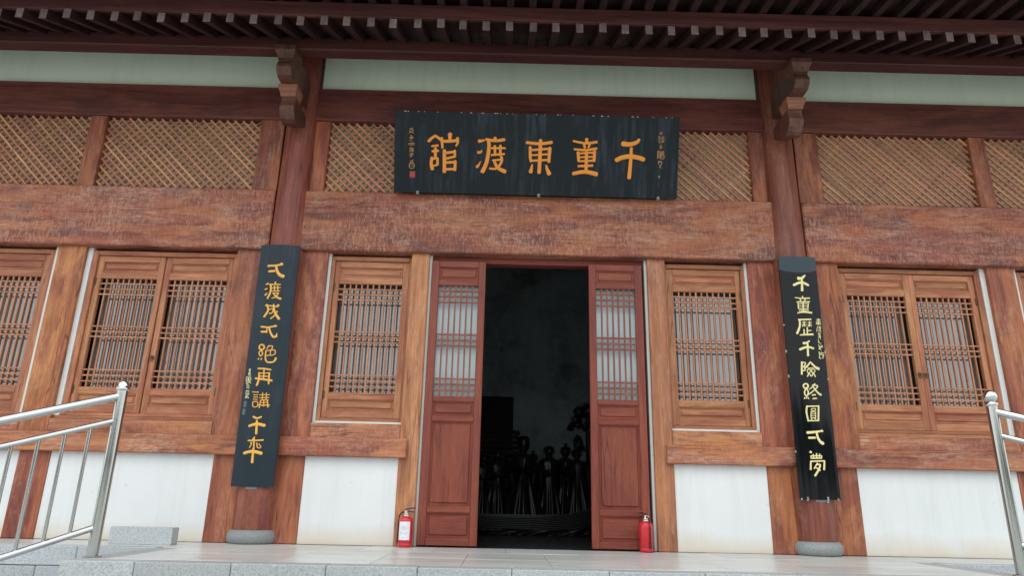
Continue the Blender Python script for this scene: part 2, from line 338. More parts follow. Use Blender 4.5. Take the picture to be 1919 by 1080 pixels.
# ------------------------------------------------------------------ brush strokes of the lettering: (across, up, width) in metres on each board
PLAQUE_CHARS=[[[(.8388,.5548,.0474),(.9138,.5504,.0407),(.9813,.5736,.034),(1.0013,.5993,.0273)],[(.7783,.3867,.042),(.8366,.4152,.042),(.9183,.4281,.042),(1.0009,.4175,.042),(1.0545,.4007,.042)],[(.9261,.512,.0273),(.9243,.3903,.0319),(.9146,.2093,.0366)]],[[(.4657,.5933,.0291),(.4668,.5592,.0291)],[(.3317,.5693,.02),(.458,.5499,.0228),(.5687,.5653,.0255)],[(.4402,.536,.0237),(.4504,.5048,.0237)],[(.4993,.542,.0219),(.4867,.5102,.0219)],[(.3434,.4869,.02),(.4603,.4808,.0228),(.5673,.4987,.0255)],[(.3808,.4563,.0273),(.3908,.37,.0274)],[(.5518,.4686,.0292),(.5477,.3739,.0292)],[(.3793,.4446,.0182),(.5522,.4578,.0182)],[(.3897,.4061,.0173),(.5445,.4153,.0173)],[(.3909,.3664,.0201),(.5504,.3757,.0201)],[(.4673,.4602,.0292),(.4696,.2753,.0292)],[(.3898,.3158,.0237),(.5338,.3248,.0237)],[(.3401,.2387,.0329),(.4582,.2606,.0374),(.5759,.239,.042)]],[[(-.1446,.5423,.0273),(-.0151,.5338,.0291),(.1073,.5503,.0309)],[(-.0051,.5673,.0346),(-.007,.4035,.0346),(-.0118,.241,.0347)],[(-.1098,.4982,.0273),(-.1072,.4011,.0273),(-.0969,.3545,.0273)],[(-.1044,.4669,.0228),(.091,.4852,.0228)],[(.0908,.4915,.0346),(.0856,.3517,.0274)],[(-.0939,.4149,.0182),(.0789,.43,.0182)],[(-.0925,.3591,.0219),(.085,.3724,.0219)],[(-.0842,.3205,.0146),(-.0905,.2842,.0265),(-.0986,.2461,.0383)],[(.0593,.315,.0182),(.0724,.2701,.0301),(.0917,.2326,.042)]],[[(-.6323,.5455,.0345),(-.6069,.5488,.0254),(-.5798,.5567,.0164)],[(-.6391,.4312,.0291),(-.6181,.4317,.0218),(-.6048,.4492,.0146)],[(-.6135,.3391,.0091),(-.6337,.3025,.0191),(-.6498,.2841,.0292)],[(-.4712,.5809,.0309),(-.4707,.5585,.0309)],[(-.5618,.5652,.0254),(-.4706,.5522,.0282),(-.3781,.5653,.0309)],[(-.5417,.5612,.0309),(-.5316,.5166,.0327),(-.5361,.4266,.0346),(-.5565,.3179,.0364),(-.5931,.2358,.0383)],[(-.5053,.4768,.02),(-.367,.4802,.02)],[(-.4721,.5001,.0236),(-.4673,.4057,.0237)],[(-.4149,.5042,.0255),(-.4145,.407,.0255)],[(-.5038,.4075,.0209),(-.3747,.4206,.0209)],[(-.4889,.353,.02),(-.3935,.3652,.02)],[(-.4799,.3559,.0237),(-.4372,.2802,.031),(-.3633,.2432,.0383)],[(-.4013,.3893,.0273),(-.4002,.3398,.0249),(-.4461,.2737,.0225),(-.519,.2692,.0201)]],[[(-1.0846,.5882,.0236),(-1.1205,.5604,.0263),(-1.1474,.5328,.0291)],[(-1.0846,.5882,.0254),(-1.048,.5667,.0254),(-1.0157,.5388,.0254)],[(-1.113,.4825,.02),(-1.0559,.4902,.0236)],[(-1.1077,.4305,.0245),(-1.0505,.4364,.0246)],[(-1.0781,.46,.0273),(-1.0785,.3682,.0273)],[(-1.1131,.3656,.0273),(-1.1194,.3041,.03),(-1.1068,.2503,.0328)],[(-1.1129,.3539,.0218),(-1.0538,.3616,.0218)],[(-1.0556,.3598,.0237),(-1.0546,.2967,.0237)],[(-1.1027,.282,.0182),(-1.0573,.2921,.0182)],[(-.9324,.6072,.0418),(-.9314,.5471,.0236)],[(-1.0139,.5361,.0291),(-.9339,.5363,.0291),(-.8568,.5463,.0291)],[(-.8545,.5696,.0272),(-.8519,.5266,.0227),(-.8676,.4903,.0182)],[(-1.0162,.5657,.0272),(-1.0073,.4689,.0218)],[(-.9869,.4407,.0327),(-.9847,.3074,.0328),(-.9833,.2262,.0328)],[(-.9773,.4157,.0255),(-.8821,.4315,.0255)],[(-.8796,.4433,.0236),(-.8785,.3821,.0237)],[(-.9673,.3592,.0228),(-.8812,.3821,.0228)],[(-.9712,.3195,.0246),(-.8684,.3265,.0246)],[(-.874,.3354,.0273),(-.8761,.2451,.0273)],[(-.9655,.2511,.0237),(-.879,.2559,.0237)]]]
PLAQUE_SMALL=[[[(-1.3099,.6632,.0063),(-1.3278,.6515,.0063),(-1.3458,.6397,.0063)],[(-1.3461,.6569,.0044),(-1.3278,.6515,.0067),(-1.3096,.6406,.0089)],[(-1.305,.6365,.0063),(-1.3275,.6225,.0063),(-1.35,.6085,.0063)],[(-1.3502,.63,.0044),(-1.3275,.6225,.0067),(-1.3046,.6096,.0089)]],[[(-1.331,.591,.0054),(-1.3291,.5861,.0054)],[(-1.3346,.5859,.0054),(-1.3192,.5813,.0054)],[(-1.324,.5812,.0054),(-1.3315,.576,.0054)],[(-1.3424,.5686,.0054),(-1.3069,.5719,.0054)],[(-1.3423,.5623,.0054),(-1.3068,.5647,.0054)],[(-1.3422,.5565,.0054),(-1.3067,.5587,.0054)],[(-1.3239,.5733,.0054),(-1.3266,.5553,.0054)]],[[(-1.3205,.5465,.0064),(-1.3389,.5372,.0064)],[(-1.3415,.5372,.0064),(-1.3413,.5284,.0064)],[(-1.3152,.529,.0064),(-1.3139,.5203,.0064)],[(-1.3547,.5045,.0064),(-1.2924,.5058,.0064)],[(-1.3545,.4916,.0064),(-1.2922,.4936,.0064)],[(-1.3223,.515,.0064),(-1.3227,.4836,.0064)]],[[(-1.3435,.4519,.0064),(-1.3285,.4544,.0064)],[(-1.3433,.4291,.0064),(-1.3282,.4326,.0064)],[(-1.3354,.4653,.0064),(-1.3381,.4203,.0064)],[(-1.3236,.4647,.0064),(-1.3202,.4545,.0072),(-1.3192,.4464,.0081),(-1.3025,.4446,.0089)],[(-1.3131,.4605,.0064),(-1.3026,.4549,.0064)],[(-1.3233,.4351,.0064),(-1.3024,.4362,.0064)],[(-1.3231,.425,.0064),(-1.3022,.4274,.0064)],[(-1.3104,.4412,.0064),(-1.3154,.4209,.0064)]],[[(-1.3062,.4121,.0064),(-1.3228,.4023,.0064),(-1.3394,.3924,.0064)],[(-1.3396,.4068,.0045),(-1.3228,.4023,.0067),(-1.306,.3932,.0089)],[(-1.3133,.3895,.0064),(-1.3407,.3813,.0064)],[(-1.3143,.3819,.0064),(-1.3277,.3741,.0064)],[(-1.318,.3743,.0064),(-1.3362,.3664,.0064)]],[[(-1.302,.3402,.0073),(-1.32,.3228,.0073),(-1.338,.3053,.0073)],[(-1.3383,.3312,.0051),(-1.32,.3228,.0076),(-1.3016,.3062,.0102)],[(-1.3425,.2987,.0073),(-1.2969,.2974,.0073),(-1.2978,.2592,.0073),(-1.3406,.2581,.0073),(-1.3425,.2987,.0073)],[(-1.3422,.2784,.0058),(-1.2967,.2795,.0058)]],[[(1.2123,.6756,.0046),(1.2407,.6766,.0046)],[(1.2125,.6714,.0046),(1.2408,.6736,.0046)],[(1.2241,.6793,.0046),(1.2288,.6696,.0046)],[(1.2233,.6676,.0046),(1.2151,.6635,.0046)],[(1.221,.6637,.0046),(1.2315,.66,.0046)],[(1.2098,.6595,.0046),(1.2228,.6559,.0046)]],[[(1.202,.6424,.0055),(1.2077,.6089,.0062),(1.21,.5786,.0069),(1.2255,.5756,.0077)],[(1.2126,.6359,.0055),(1.2241,.6093,.0055)],[(1.2567,.6424,.0055),(1.2436,.6266,.0055),(1.2306,.6108,.0055)],[(1.2296,.635,.0038),(1.2436,.6266,.0057),(1.2579,.6115,.0077)],[(1.231,.6011,.0055),(1.2582,.6058,.0055)],[(1.2315,.589,.0055),(1.2588,.5909,.0055)],[(1.2319,.579,.0055),(1.2591,.5824,.0055)],[(1.247,.6065,.0055),(1.2436,.5761,.0055)]],[[(1.2375,.553,.0046),(1.2269,.5444,.0046),(1.2163,.5358,.0046)],[(1.2158,.5485,.0032),(1.2269,.5444,.0048),(1.2382,.5364,.0064)],[(1.2145,.5265,.0046),(1.2413,.5268,.0046)],[(1.2149,.5162,.0046),(1.2416,.5203,.0046)],[(1.2288,.533,.0046),(1.2295,.5132,.0046)]],[[(1.1987,.489,.0073),(1.1984,.4133,.0073)],[(1.1957,.4814,.0073),(1.2205,.485,.0073),(1.2234,.4139,.0073)],[(1.2083,.4779,.0058),(1.2104,.4212,.0058)],[(1.2299,.4811,.0073),(1.2613,.4854,.0073)],[(1.2304,.4693,.0073),(1.2617,.4747,.0073)],[(1.2308,.4592,.0073),(1.2622,.4623,.0073)],[(1.2473,.4887,.0073),(1.2417,.4537,.0073)],[(1.2286,.4481,.0073),(1.2628,.4467,.0073),(1.2622,.4149,.0073),(1.2319,.4141,.0073),(1.2286,.4481,.0073)],[(1.2293,.4311,.0058),(1.2634,.4319,.0058)]],[[(1.2109,.3883,.0073),(1.2101,.358,.0073)],[(1.2092,.3811,.0073),(1.2412,.3847,.0073),(1.2423,.3588,.0073)],[(1.2254,.3779,.0058),(1.2282,.3656,.0058)],[(1.2449,.353,.0073),(1.2217,.3404,.0073)],[(1.2283,.3406,.0073),(1.2224,.3284,.0073)],[(1.2294,.3286,.0073),(1.2417,.3168,.0073)]],[[(1.2136,.2291,.0037),(1.2207,.2312,.0037)],[(1.2139,.2194,.0037),(1.2211,.2206,.0037)],[(1.2173,.2366,.0037),(1.2186,.2149,.0037)],[(1.2234,.2336,.0037),(1.2331,.2342,.0037)],[(1.2236,.229,.0037),(1.2333,.2295,.0037)],[(1.2283,.2364,.0037),(1.2289,.2264,.0037)],[(1.23,.2249,.0037),(1.2257,.2216,.0037)],[(1.2251,.2216,.0037),(1.2291,.2184,.0037)],[(1.2241,.2183,.0037),(1.2237,.215,.0037)]]]
LEFT_CHARS=[[[(-.0909,2.0832,.02),(-.0098,2.0879,.0188),(.045,2.1025,.0175)],[(-.0755,2.0269,.0212),(-.0221,2.0308,.0212)],[(-.0124,2.0878,.02),(.0012,2.0354,.0242),(.0322,1.994,.0283),(.0677,1.9792,.0324)],[(.0356,2.1076,.0226),(.0453,2.0999,.0226)]],[[(-.0872,1.8943,.0149),(-.0695,1.9026,.0149)],[(-.0936,1.8435,.0136),(-.0759,1.8517,.0136)],[(-.0691,1.8053,.0099),(-.0842,1.7855,.0173)],[(-.0002,1.9173,.0137),(.0021,1.8978,.0137)],[(-.0559,1.8925,.0124),(.0497,1.8951,.0124)],[(-.0434,1.8928,.0174),(-.0355,1.8255,.0173),(-.0579,1.7527,.0173)],[(-.0269,1.8581,.0099),(.0533,1.864,.0099)],[(-.0044,1.8782,.0112),(.0016,1.8264,.0111)],[(.0267,1.8789,.0112),(.0326,1.8272,.0112)],[(-.0194,1.8259,.0099),(.0509,1.8302,.0099)],[(-.0121,1.8054,.0099),(.0407,1.8105,.0099)],[(-.0084,1.8055,.0124),(.0269,1.7689,.0167),(.0686,1.7506,.021)],[(.041,1.808,.0124),(.0207,1.7687,.0111),(-.0149,1.755,.0099)]],[[(-.0567,1.6898,.0148),(-.0375,1.6328,.0178),(-.0683,1.571,.0208)],[(-.0682,1.6831,.0135),(.053,1.6707,.0135)],[(-.0325,1.6418,.0111),(.0101,1.6467,.0111),(.0023,1.6083,.011),(-.0217,1.6026,.011)],[(.0086,1.6914,.0148),(.0254,1.6216,.0197),(.0739,1.5529,.0245)],[(.0496,1.6247,.0135),(.0298,1.5835,.0135),(-.0035,1.5523,.0135)],[(.0485,1.6885,.0172),(.0589,1.6836,.0172)]],[[(-.0857,1.4709,.0159),(-.0178,1.4662,.0159),(.054,1.4805,.0159)],[(-.0773,1.4222,.0183),(-.0248,1.4222,.0183)],[(-.0096,1.469,.0159),(.0085,1.4192,.0175),(.0419,1.3738,.019),(.0689,1.3832,.0207)],[(-.0271,1.4623,.0098),(-.0261,1.4121,.0097)],[(.0473,1.4854,.0171),(.0579,1.4781,.0171)],[(.0696,1.3769,.017),(.0709,1.4082,.0097)]],[[(-.0399,1.2518,.0145),(-.0539,1.2476,.0145),(-.0685,1.2528,.0145),(-.0781,1.2654,.0145),(-.0791,1.2806,.0145),(-.0711,1.2927,.0145),(-.0571,1.2969,.0145),(-.0425,1.2917,.0145),(-.0328,1.279,.0145),(-.0319,1.2638,.0145),(-.0399,1.2518,.0145)],[(-.0452,1.1926,.0109),(-.0548,1.1885,.0109),(-.0652,1.1938,.0109),(-.0724,1.2064,.0109),(-.0736,1.2215,.0109),(-.0685,1.2334,.0109),(-.0588,1.2375,.0109),(-.0484,1.2322,.0109),(-.0412,1.2196,.0109),(-.04,1.2045,.0109),(-.0452,1.1926,.0109)],[(-.0739,1.1549,.012),(-.0725,1.1635,.012)],[(-.047,1.1519,.012),(-.0436,1.1642,.012)],[(.0117,1.2886,.0097),(-.0052,1.2573,.0097)],[(.0043,1.2798,.0097),(.0437,1.2856,.0097),(.0407,1.2485,.0097)],[(-.003,1.2389,.0097),(.0688,1.2467,.0097),(.0702,1.2036,.0097),(.0024,1.1935,.0097)],[(.0319,1.2409,.0085),(.0344,1.1991,.0084)],[(-.0115,1.2387,.0121),(-.0053,1.1565,.0135),(.0221,1.129,.015),(.0732,1.1363,.0165),(.0885,1.1709,.0181)]],[[(-.065,1.0678,.015),(-.0035,1.0669,.015),(.0553,1.0589,.015)],[(-.0509,1.0285,.0138),(-.0462,.9612,.0167),(-.0585,.9112,.0195)],[(-.0504,1.0238,.0104),(.0475,1.0272,.0104)],[(.0447,1.0307,.015),(.0501,.9264,.0149)],[(-.0074,1.061,.0115),(-.0009,.968,.0115)],[(-.0412,.9961,.0104),(.0454,.9958,.0104)],[(-.0766,.9744,.0172),(-.0031,.9668,.0172),(.0765,.957,.0172)]],[[(-.0919,.8472,.0091),(-.0321,.8463,.0091)],[(-.077,.8201,.008),(-.037,.821,.008)],[(-.0745,.7996,.008),(-.0345,.8005,.008)],[(-.0742,.779,.008),(-.0354,.7799,.008)],[(-.0759,.7562,.0091),(-.0327,.7572,.0091),(-.0298,.7152,.0091),(-.0694,.7132,.0091),(-.0759,.7562,.0091)],[(-.0199,.8214,.008),(.0712,.8257,.008)],[(.0063,.8414,.008),(.0104,.7786,.008)],[(.0406,.8422,.008),(.0458,.7794,.008)],[(-.0167,.7951,.008),(.0686,.7993,.008)],[(-.0082,.7725,.0091),(.0656,.7764,.0091)],[(-.0041,.7669,.0103),(-.0101,.7032,.0102)],[(.0574,.7683,.0114),(.069,.7095,.0114)],[(.0253,.779,.008),(.0293,.7165,.008)],[(.0002,.7499,.0068),(.0569,.7535,.0068)],[(-.0197,.7256,.0102),(.0805,.7279,.0102)]],[[(-.052,.6188,.0181),(-.0164,.6061,.017),(.0193,.6203,.0159)],[(-.0823,.5352,.0226),(-.0157,.5545,.0248),(.057,.5427,.0271)],[(-.0159,.5836,.0181),(-.0084,.4678,.0214)]],[[(-.0183,.4388,.009),(-.0313,.4164,.0157)],[(-.0737,.4044,.0135),(-.003,.406,.0135),(.0615,.4118,.0135)],[(-.0222,.4243,.0135),(-.0128,.331,.0134)],[(-.051,.3851,.0101),(-.0391,.3798,.0101),(-.0533,.3411,.0101)],[(.0086,.3842,.0101),(.018,.3448,.0101),(.0454,.341,.0101)],[(.0288,.3758,.009),(.0489,.3487,.009)],[(-.0975,.2919,.0245),(-.0247,.3088,.0257),(.059,.2931,.0268)],[(-.0184,.3308,.0179),(-.0138,.2132,.0222)]]]
LEFT_SMALL=[[[(-.1421,1.0696,.0046),(-.1477,1.063,.0046),(-.1534,1.0565,.0046)],[(-.1546,1.0662,.0032),(-.1477,1.063,.0048),(-.1405,1.0568,.0065)],[(-.1539,1.0506,.0046),(-.1384,1.0535,.0046)],[(-.1534,1.0461,.0046),(-.1376,1.0468,.0046)],[(-.1527,1.0411,.0046),(-.1371,1.0427,.0046)],[(-.1457,1.0543,.0046),(-.144,1.0392,.0046)]],[[(-.1546,1.0294,.0046),(-.1367,1.0303,.0046)],[(-.154,1.0247,.0046),(-.1362,1.0266,.0046)],[(-.1535,1.0209,.0046),(-.1355,1.0213,.0046)],[(-.1475,1.0309,.0046),(-.1432,1.0193,.0046)],[(-.1557,1.0168,.0046),(-.153,1.0098,.0052),(-.1519,1.0043,.0058),(-.131,1.0034,.0064)],[(-.1439,1.0142,.0046),(-.1318,1.0103,.0046)]],[[(-.1739,.9873,.0057),(-.1562,.986,.0057),(-.1505,.9299,.0057),(-.1652,.9296,.0057),(-.1739,.9873,.0057)],[(-.1702,.9584,.0046),(-.1528,.9588,.0046)],[(-.1508,.9867,.0057),(-.1276,.9854,.0057),(-.1258,.9606,.0057),(-.146,.9601,.0057),(-.1508,.9867,.0057)],[(-.1491,.9734,.0046),(-.1261,.9739,.0046)],[(-.1239,.9566,.0057),(-.1342,.9433,.0057),(-.1445,.9301,.0057)],[(-.1471,.9502,.004),(-.1342,.9433,.006),(-.1207,.9306,.008)]],[[(-.1551,.9148,.0046),(-.1547,.9013,.0046)],[(-.156,.9116,.0046),(-.136,.9133,.0046),(-.1345,.9017,.0046)],[(-.1457,.9102,.0037),(-.1454,.9047,.0037)],[(-.1317,.8992,.0046),(-.1433,.8909,.0046),(-.1548,.8826,.0046)],[(-.1565,.8954,.0032),(-.1433,.8909,.0048),(-.1296,.8831,.0064)]],[[(-.1555,.863,.0057),(-.1551,.8466,.0057)],[(-.1567,.8591,.0057),(-.1312,.8612,.0057),(-.1295,.8472,.0057)],[(-.1436,.8574,.0046),(-.141,.8509,.0046)],[(-.1579,.8435,.0057),(-.1541,.8338,.0065),(-.1524,.8261,.0072),(-.1234,.8248,.008)],[(-.1414,.8399,.0057),(-.1246,.8345,.0057)]],[[(-.1546,.8172,.0057),(-.1531,.8131,.0057)],[(-.1362,.8134,.0057),(-.1447,.8091,.0057)],[(-.1385,.8092,.0057),(-.1516,.8048,.0057)],[(-.1568,.8023,.0057),(-.1564,.7875,.0057)],[(-.1579,.7993,.0057),(-.1284,.8011,.0057),(-.1268,.7881,.0057)],[(-.1429,.7981,.0046),(-.1408,.7908,.0046)]]]
RIGHT_CHARS=[[[(-.0139,2.088,.0329),(.0192,2.0913,.0247),(.0524,2.119,.0165)],[(-.0649,2.0186,.0234),(.0116,2.0484,.0234),(.0768,2.0221,.0234)],[(.0203,2.0779,.0176),(.0117,1.9647,.0234)]],[[(-.0628,1.8906,.0093),(.0016,1.8838,.0116),(.0776,1.8892,.014)],[(.0094,1.9044,.0117),(.0101,1.8876,.0116)],[(-.0165,1.8773,.0105),(-.0138,1.857,.0105)],[(.0336,1.8785,.0105),(.0246,1.8579,.0105)],[(-.0507,1.8465,.0116),(.0741,1.8531,.0116)],[(-.0405,1.8324,.0105),(-.0409,1.7787,.0104)],[(.061,1.8384,.0105),(.0495,1.7809,.0104)],[(-.0386,1.8277,.0081),(.0582,1.8336,.0081)],[(-.0385,1.8038,.0081),(.0524,1.8095,.0081)],[(-.0409,1.7787,.0093),(.0521,1.7833,.0093)],[(.0089,1.8396,.0116),(.002,1.7441,.0116)],[(-.0369,1.7597,.0093),(.0538,1.7655,.0093)],[(-.0531,1.7356,.0116),(.0057,1.7465,.0151),(.0827,1.7424,.0185)]],[[(-.0514,1.6682,.015),(.0679,1.6746,.015)],[(-.0401,1.6661,.015),(-.0463,1.6013,.0173),(-.0768,1.5327,.0195)],[(-.0195,1.6407,.0069),(.0199,1.644,.0069)],[(-.0,1.6518,.0081),(-.0048,1.6023,.0081)],[(-.0238,1.6194,.0058),(.0202,1.6228,.0058)],[(.0358,1.642,.0069),(.073,1.6452,.0069)],[(.0542,1.653,.0081),(.0493,1.6035,.0081)],[(.0314,1.6207,.0058),(.0732,1.6241,.0058)],[(-.0023,1.6282,.0058),(-.0223,1.5995,.0058)],[(-.0023,1.6282,.0058),(.0159,1.6027,.0058)],[(.0518,1.6294,.0058),(.0318,1.6008,.0058)],[(.0518,1.6294,.0058),(.0688,1.604,.0058)],[(.0251,1.5912,.0115),(.0198,1.5256,.0115)],[(-.0077,1.5729,.0115),(-.0112,1.5249,.0115)],[(.0221,1.5607,.0092),(.0604,1.5651,.0092)],[(-.0497,1.517,.0115),(.0126,1.522,.0149),(.0749,1.5269,.0184)]],[[(-.0255,1.4363,.0229),(.0047,1.4416,.0183),(.0316,1.4597,.0137)],[(-.0655,1.3754,.0205),(.0064,1.4012,.0194),(.0655,1.3888,.0183)],[(.0127,1.4303,.016),(.0061,1.3173,.0193)]],[[(-.059,1.2541,.0159),(-.0702,1.1371,.0158)],[(-.0596,1.2472,.0102),(-.0256,1.248,.0102),(-.0402,1.2147,.0102),(-.0576,1.2098,.0102)],[(-.043,1.209,.0102),(-.0348,1.1774,.0102),(-.0592,1.1701,.0102)],[(.0204,1.2559,.0113),(-.0081,1.2189,.0142),(-.0277,1.2036,.017)],[(.0204,1.2559,.0136),(.0612,1.2114,.0204),(.0954,1.1929,.0272)],[(-.0083,1.1939,.0091),(.0429,1.1985,.0091)],[(-.0142,1.1802,.0079),(.0132,1.183,.0079),(.0082,1.1558,.0079),(-.0145,1.1541,.0079),(-.0142,1.1802,.0079)],[(.0267,1.1834,.0079),(.0564,1.1863,.0079),(.0513,1.159,.0079),(.0263,1.1562,.0079),(.0267,1.1834,.0079)],[(-.0015,1.1488,.0102),(-.0206,1.1156,.0101)],[(-.0015,1.1488,.009),(.0125,1.1198,.009)],[(.0394,1.152,.009),(.0215,1.12,.009)],[(.0394,1.152,.0113),(.0561,1.1174,.0113)]],[[(-.0339,1.0075,.0134),(-.0473,1.0038,.0134),(-.0594,1.0084,.0134),(-.0656,1.0196,.0134),(-.0636,1.0331,.0134),(-.054,1.0437,.0134),(-.0405,1.0475,.0134),(-.0284,1.0428,.0134),(-.0222,1.0316,.0134),(-.0243,1.0181,.0134),(-.0339,1.0075,.0134)],[(-.0373,.9378,.0121),(-.0479,.9327,.0121),(-.057,.9395,.0121),(-.0611,.9557,.0121),(-.0586,.9751,.0121),(-.0505,.9902,.0122),(-.0398,.9954,.0122),(-.0307,.9886,.0122),(-.0267,.9723,.0121),(-.0292,.953,.0121),(-.0373,.9378,.0121)],[(-.0665,.9058,.0109),(-.0632,.9155,.0109)],[(-.0479,.911,.0109),(-.0457,.9207,.0109)],[(-.029,.9067,.0109),(-.0329,.9162,.0109)],[(.0434,1.0482,.011),(.0158,1.0161,.0097),(-.0129,.9961,.0085)],[(.0177,1.0343,.011),(.0706,1.0294,.0106),(.0286,.9861,.0101),(-.0237,.9476,.0097)],[(.0256,1.0163,.011),(.0629,.9664,.0152),(.0912,.9466,.0194)],[(.0083,.9411,.0121),(.0365,.9441,.0121)],[(.0122,.9076,.0121),(.0451,.9107,.0121)]],[[(-.0502,.8381,.0145),(-.0607,.7808,.0145),(-.0518,.7006,.0144)],[(-.053,.8344,.0121),(.062,.8394,.0121)],[(.0583,.8393,.0145),(.0421,.705,.0144)],[(-.054,.7017,.0108),(.0445,.7051,.0108)],[(-.0118,.8127,.0072),(.0234,.8159,.0072),(.0191,.7968,.0072),(-.0124,.7949,.0072),(-.0118,.8127,.0072)],[(-.0197,.7817,.0072),(-.025,.7283,.0072)],[(.0239,.785,.0072),(.0182,.7293,.0072)],[(-.0197,.7817,.0072),(.0238,.7838,.0072)],[(-.0203,.7639,.006),(.0208,.766,.006)],[(-.0221,.7461,.006),(.019,.7482,.006)],[(-.025,.7283,.0072),(.0183,.7304,.0072)],[(-.0121,.7262,.0084),(-.0255,.7118,.0084)],[(.0072,.7267,.0084),(.0192,.7151,.0084)]],[[(-.0696,.5924,.0239),(-.0045,.5996,.0197),(.0585,.6092,.0155)],[(-.0611,.546,.0191),(-.0062,.5472,.0191)],[(.0144,.5977,.0167),(.0212,.5478,.0207),(.0434,.51,.0246),(.0636,.4988,.0286)],[(.0639,.6151,.0179),(.0703,.6083,.0179)]],[[(-.0606,.42,.0202),(-.0551,.4156,.0202)],[(-.0369,.3964,.0107),(-.038,.3621,.0106)],[(-.0065,.4051,.0107),(-.0096,.3627,.0106)],[(.0227,.4012,.0107),(.0164,.3632,.0106)],[(-.062,.3822,.0107),(.0388,.3854,.0107)],[(-.0594,.3605,.0106),(.0366,.3648,.0106)],[(-.0597,.3811,.0095),(-.0594,.3605,.0095)],[(.0388,.3854,.0095),(.0366,.3648,.0095)],[(-.0668,.334,.013),(.0613,.3413,.013)],[(-.0644,.3341,.013),(-.0727,.2623,.0153)],[(.0613,.3413,.013),(.0497,.2649,.0177)],[(-.0069,.3205,.0106),(-.0402,.2709,.0106)],[(-.0166,.3055,.0118),(.0176,.3062,.0138),(-.004,.2569,.0157),(-.0382,.2087,.0176)],[(-.0296,.2825,.0094),(-.0119,.2715,.0118),(.0099,.255,.0141)]]]
RIGHT_SMALL=[[[(.1292,1.6771,.0069),(.1672,1.6792,.0069)],[(.1281,1.6661,.0069),(.1662,1.6701,.0069)],[(.1473,1.6859,.0069),(.1458,1.6611,.0069)],[(.1217,1.6507,.0069),(.1695,1.655,.0069)],[(.1205,1.6396,.0069),(.1682,1.6427,.0069)],[(.1196,1.6308,.0069),(.1671,1.6322,.0069)],[(.1457,1.6564,.0069),(.1411,1.6269,.0069)]],[[(.1369,1.6115,.0058),(.1247,1.5932,.0058)],[(.1261,1.5932,.0058),(.1207,1.5752,.0058)],[(.1237,1.5752,.0058),(.1152,1.5571,.0057)],[(.1434,1.6051,.0058),(.166,1.6101,.0058)],[(.1427,1.5981,.0058),(.1647,1.5983,.0058)],[(.1416,1.5875,.0058),(.1642,1.5928,.0058)],[(.1566,1.6109,.0058),(.1511,1.5859,.0058)],[(.1631,1.5824,.0058),(.1499,1.57,.0057),(.1367,1.5576,.0057)],[(.1386,1.5765,.004),(.1499,1.57,.006),(.1606,1.5582,.008)]],[[(.129,1.5469,.0046),(.1331,1.5377,.0046)],[(.1314,1.5376,.0046),(.1333,1.5283,.0046)],[(.1349,1.5284,.0046),(.1331,1.519,.0046)],[(.1411,1.5425,.0046),(.1533,1.5436,.0046)],[(.1404,1.5356,.0046),(.1528,1.5383,.0046)],[(.147,1.5468,.0046),(.1467,1.5339,.0046)],[(.1521,1.532,.0046),(.1449,1.5256,.0046),(.1377,1.5191,.0046)],[(.1387,1.5289,.0032),(.1449,1.5256,.0048),(.1508,1.5194,.0064)]],[[(.1298,1.5201,.0069),(.1557,1.5093,.0069)],[(.1524,1.5092,.0069),(.1261,1.4972,.0069)],[(.1437,1.4976,.0069),(.1516,1.4864,.0069)],[(.1248,1.4792,.0069),(.1274,1.4658,.0069)],[(.1277,1.4658,.0069),(.1298,1.4523,.0069)],[(.121,1.4521,.0069),(.1495,1.4392,.0069)]],[[(.1234,1.4271,.0069),(.1263,1.4165,.0078),(.1265,1.4083,.0087),(.1614,1.4066,.0096)],[(.143,1.4224,.0069),(.1625,1.4173,.0069)],[(.1398,1.402,.0069),(.125,1.3932,.0068)],[(.1381,1.3935,.0068),(.1192,1.3847,.0068)],[(.1271,1.3848,.0068),(.1423,1.3767,.0068)]],[[(.1193,1.359,.0068),(.1202,1.3268,.0077),(.1183,1.2979,.0086),(.1326,1.295,.0095)],[(.1286,1.3527,.0068),(.1359,1.3272,.0068)],[(.1454,1.3583,.0068),(.1481,1.3435,.0077),(.1479,1.332,.0087),(.1685,1.3292,.0096)],[(.1579,1.3521,.0068),(.1701,1.344,.0068)],[(.1567,1.3245,.0068),(.1649,1.315,.0068)],[(.1499,1.3147,.0068),(.1593,1.3053,.0068)],[(.1528,1.3051,.0068),(.1525,1.2955,.0068)]]]

# ------------------------------------------------------------------ ground, steps, platform
def structure(o): o['kind'] = 'structure'; return o
bm = bmesh.new(); add_box(bm, -600, 600, -600, 600, -1.6, -1.2)
structure(link('ground', bm, M['ground']))
LX0, LX1, LY = -3.05, 3.22, -2.0
for k in range(1, 8):
    bm = bmesh.new(); z1 = -.15*k; e = .3*k
    add_box(bm, LX0-e, LX1+e, LY-e, -.80, z1-.146 if k < 7 else -1.199, z1, .006)
    structure(link('step', bm, M['granite']))
bm = bmesh.new(); add_box(bm, -7.6, 7.6, -.70, 5.2, -1.199, -.05); add_box(bm, LX0+.06, LX1-.06, LY+.06, -.702, -1.15, -.052)
platform = structure(link('platform', bm, M['granite']))
def stone(name, mat, x0, x1, y0, y1, z0, z1, g=.0014, bev=.0025):
    dz = random.uniform(0, .002)
    o = box(name, mat, platform, x0+g, x1-g, y0+g, y1-g, z0, z1-dz, bev); return o
slab_mats = [M['slab']]*3
xs = [.03+.6*i for i in range(-13, 14)]
for a, b in zip(xs, xs[1:]):
    if a > -7.5 and b < 7.5: stone('paving_slab', M['slab'], a+.3-.6, b+.3-.6, -.62, 0, -.05, 0)
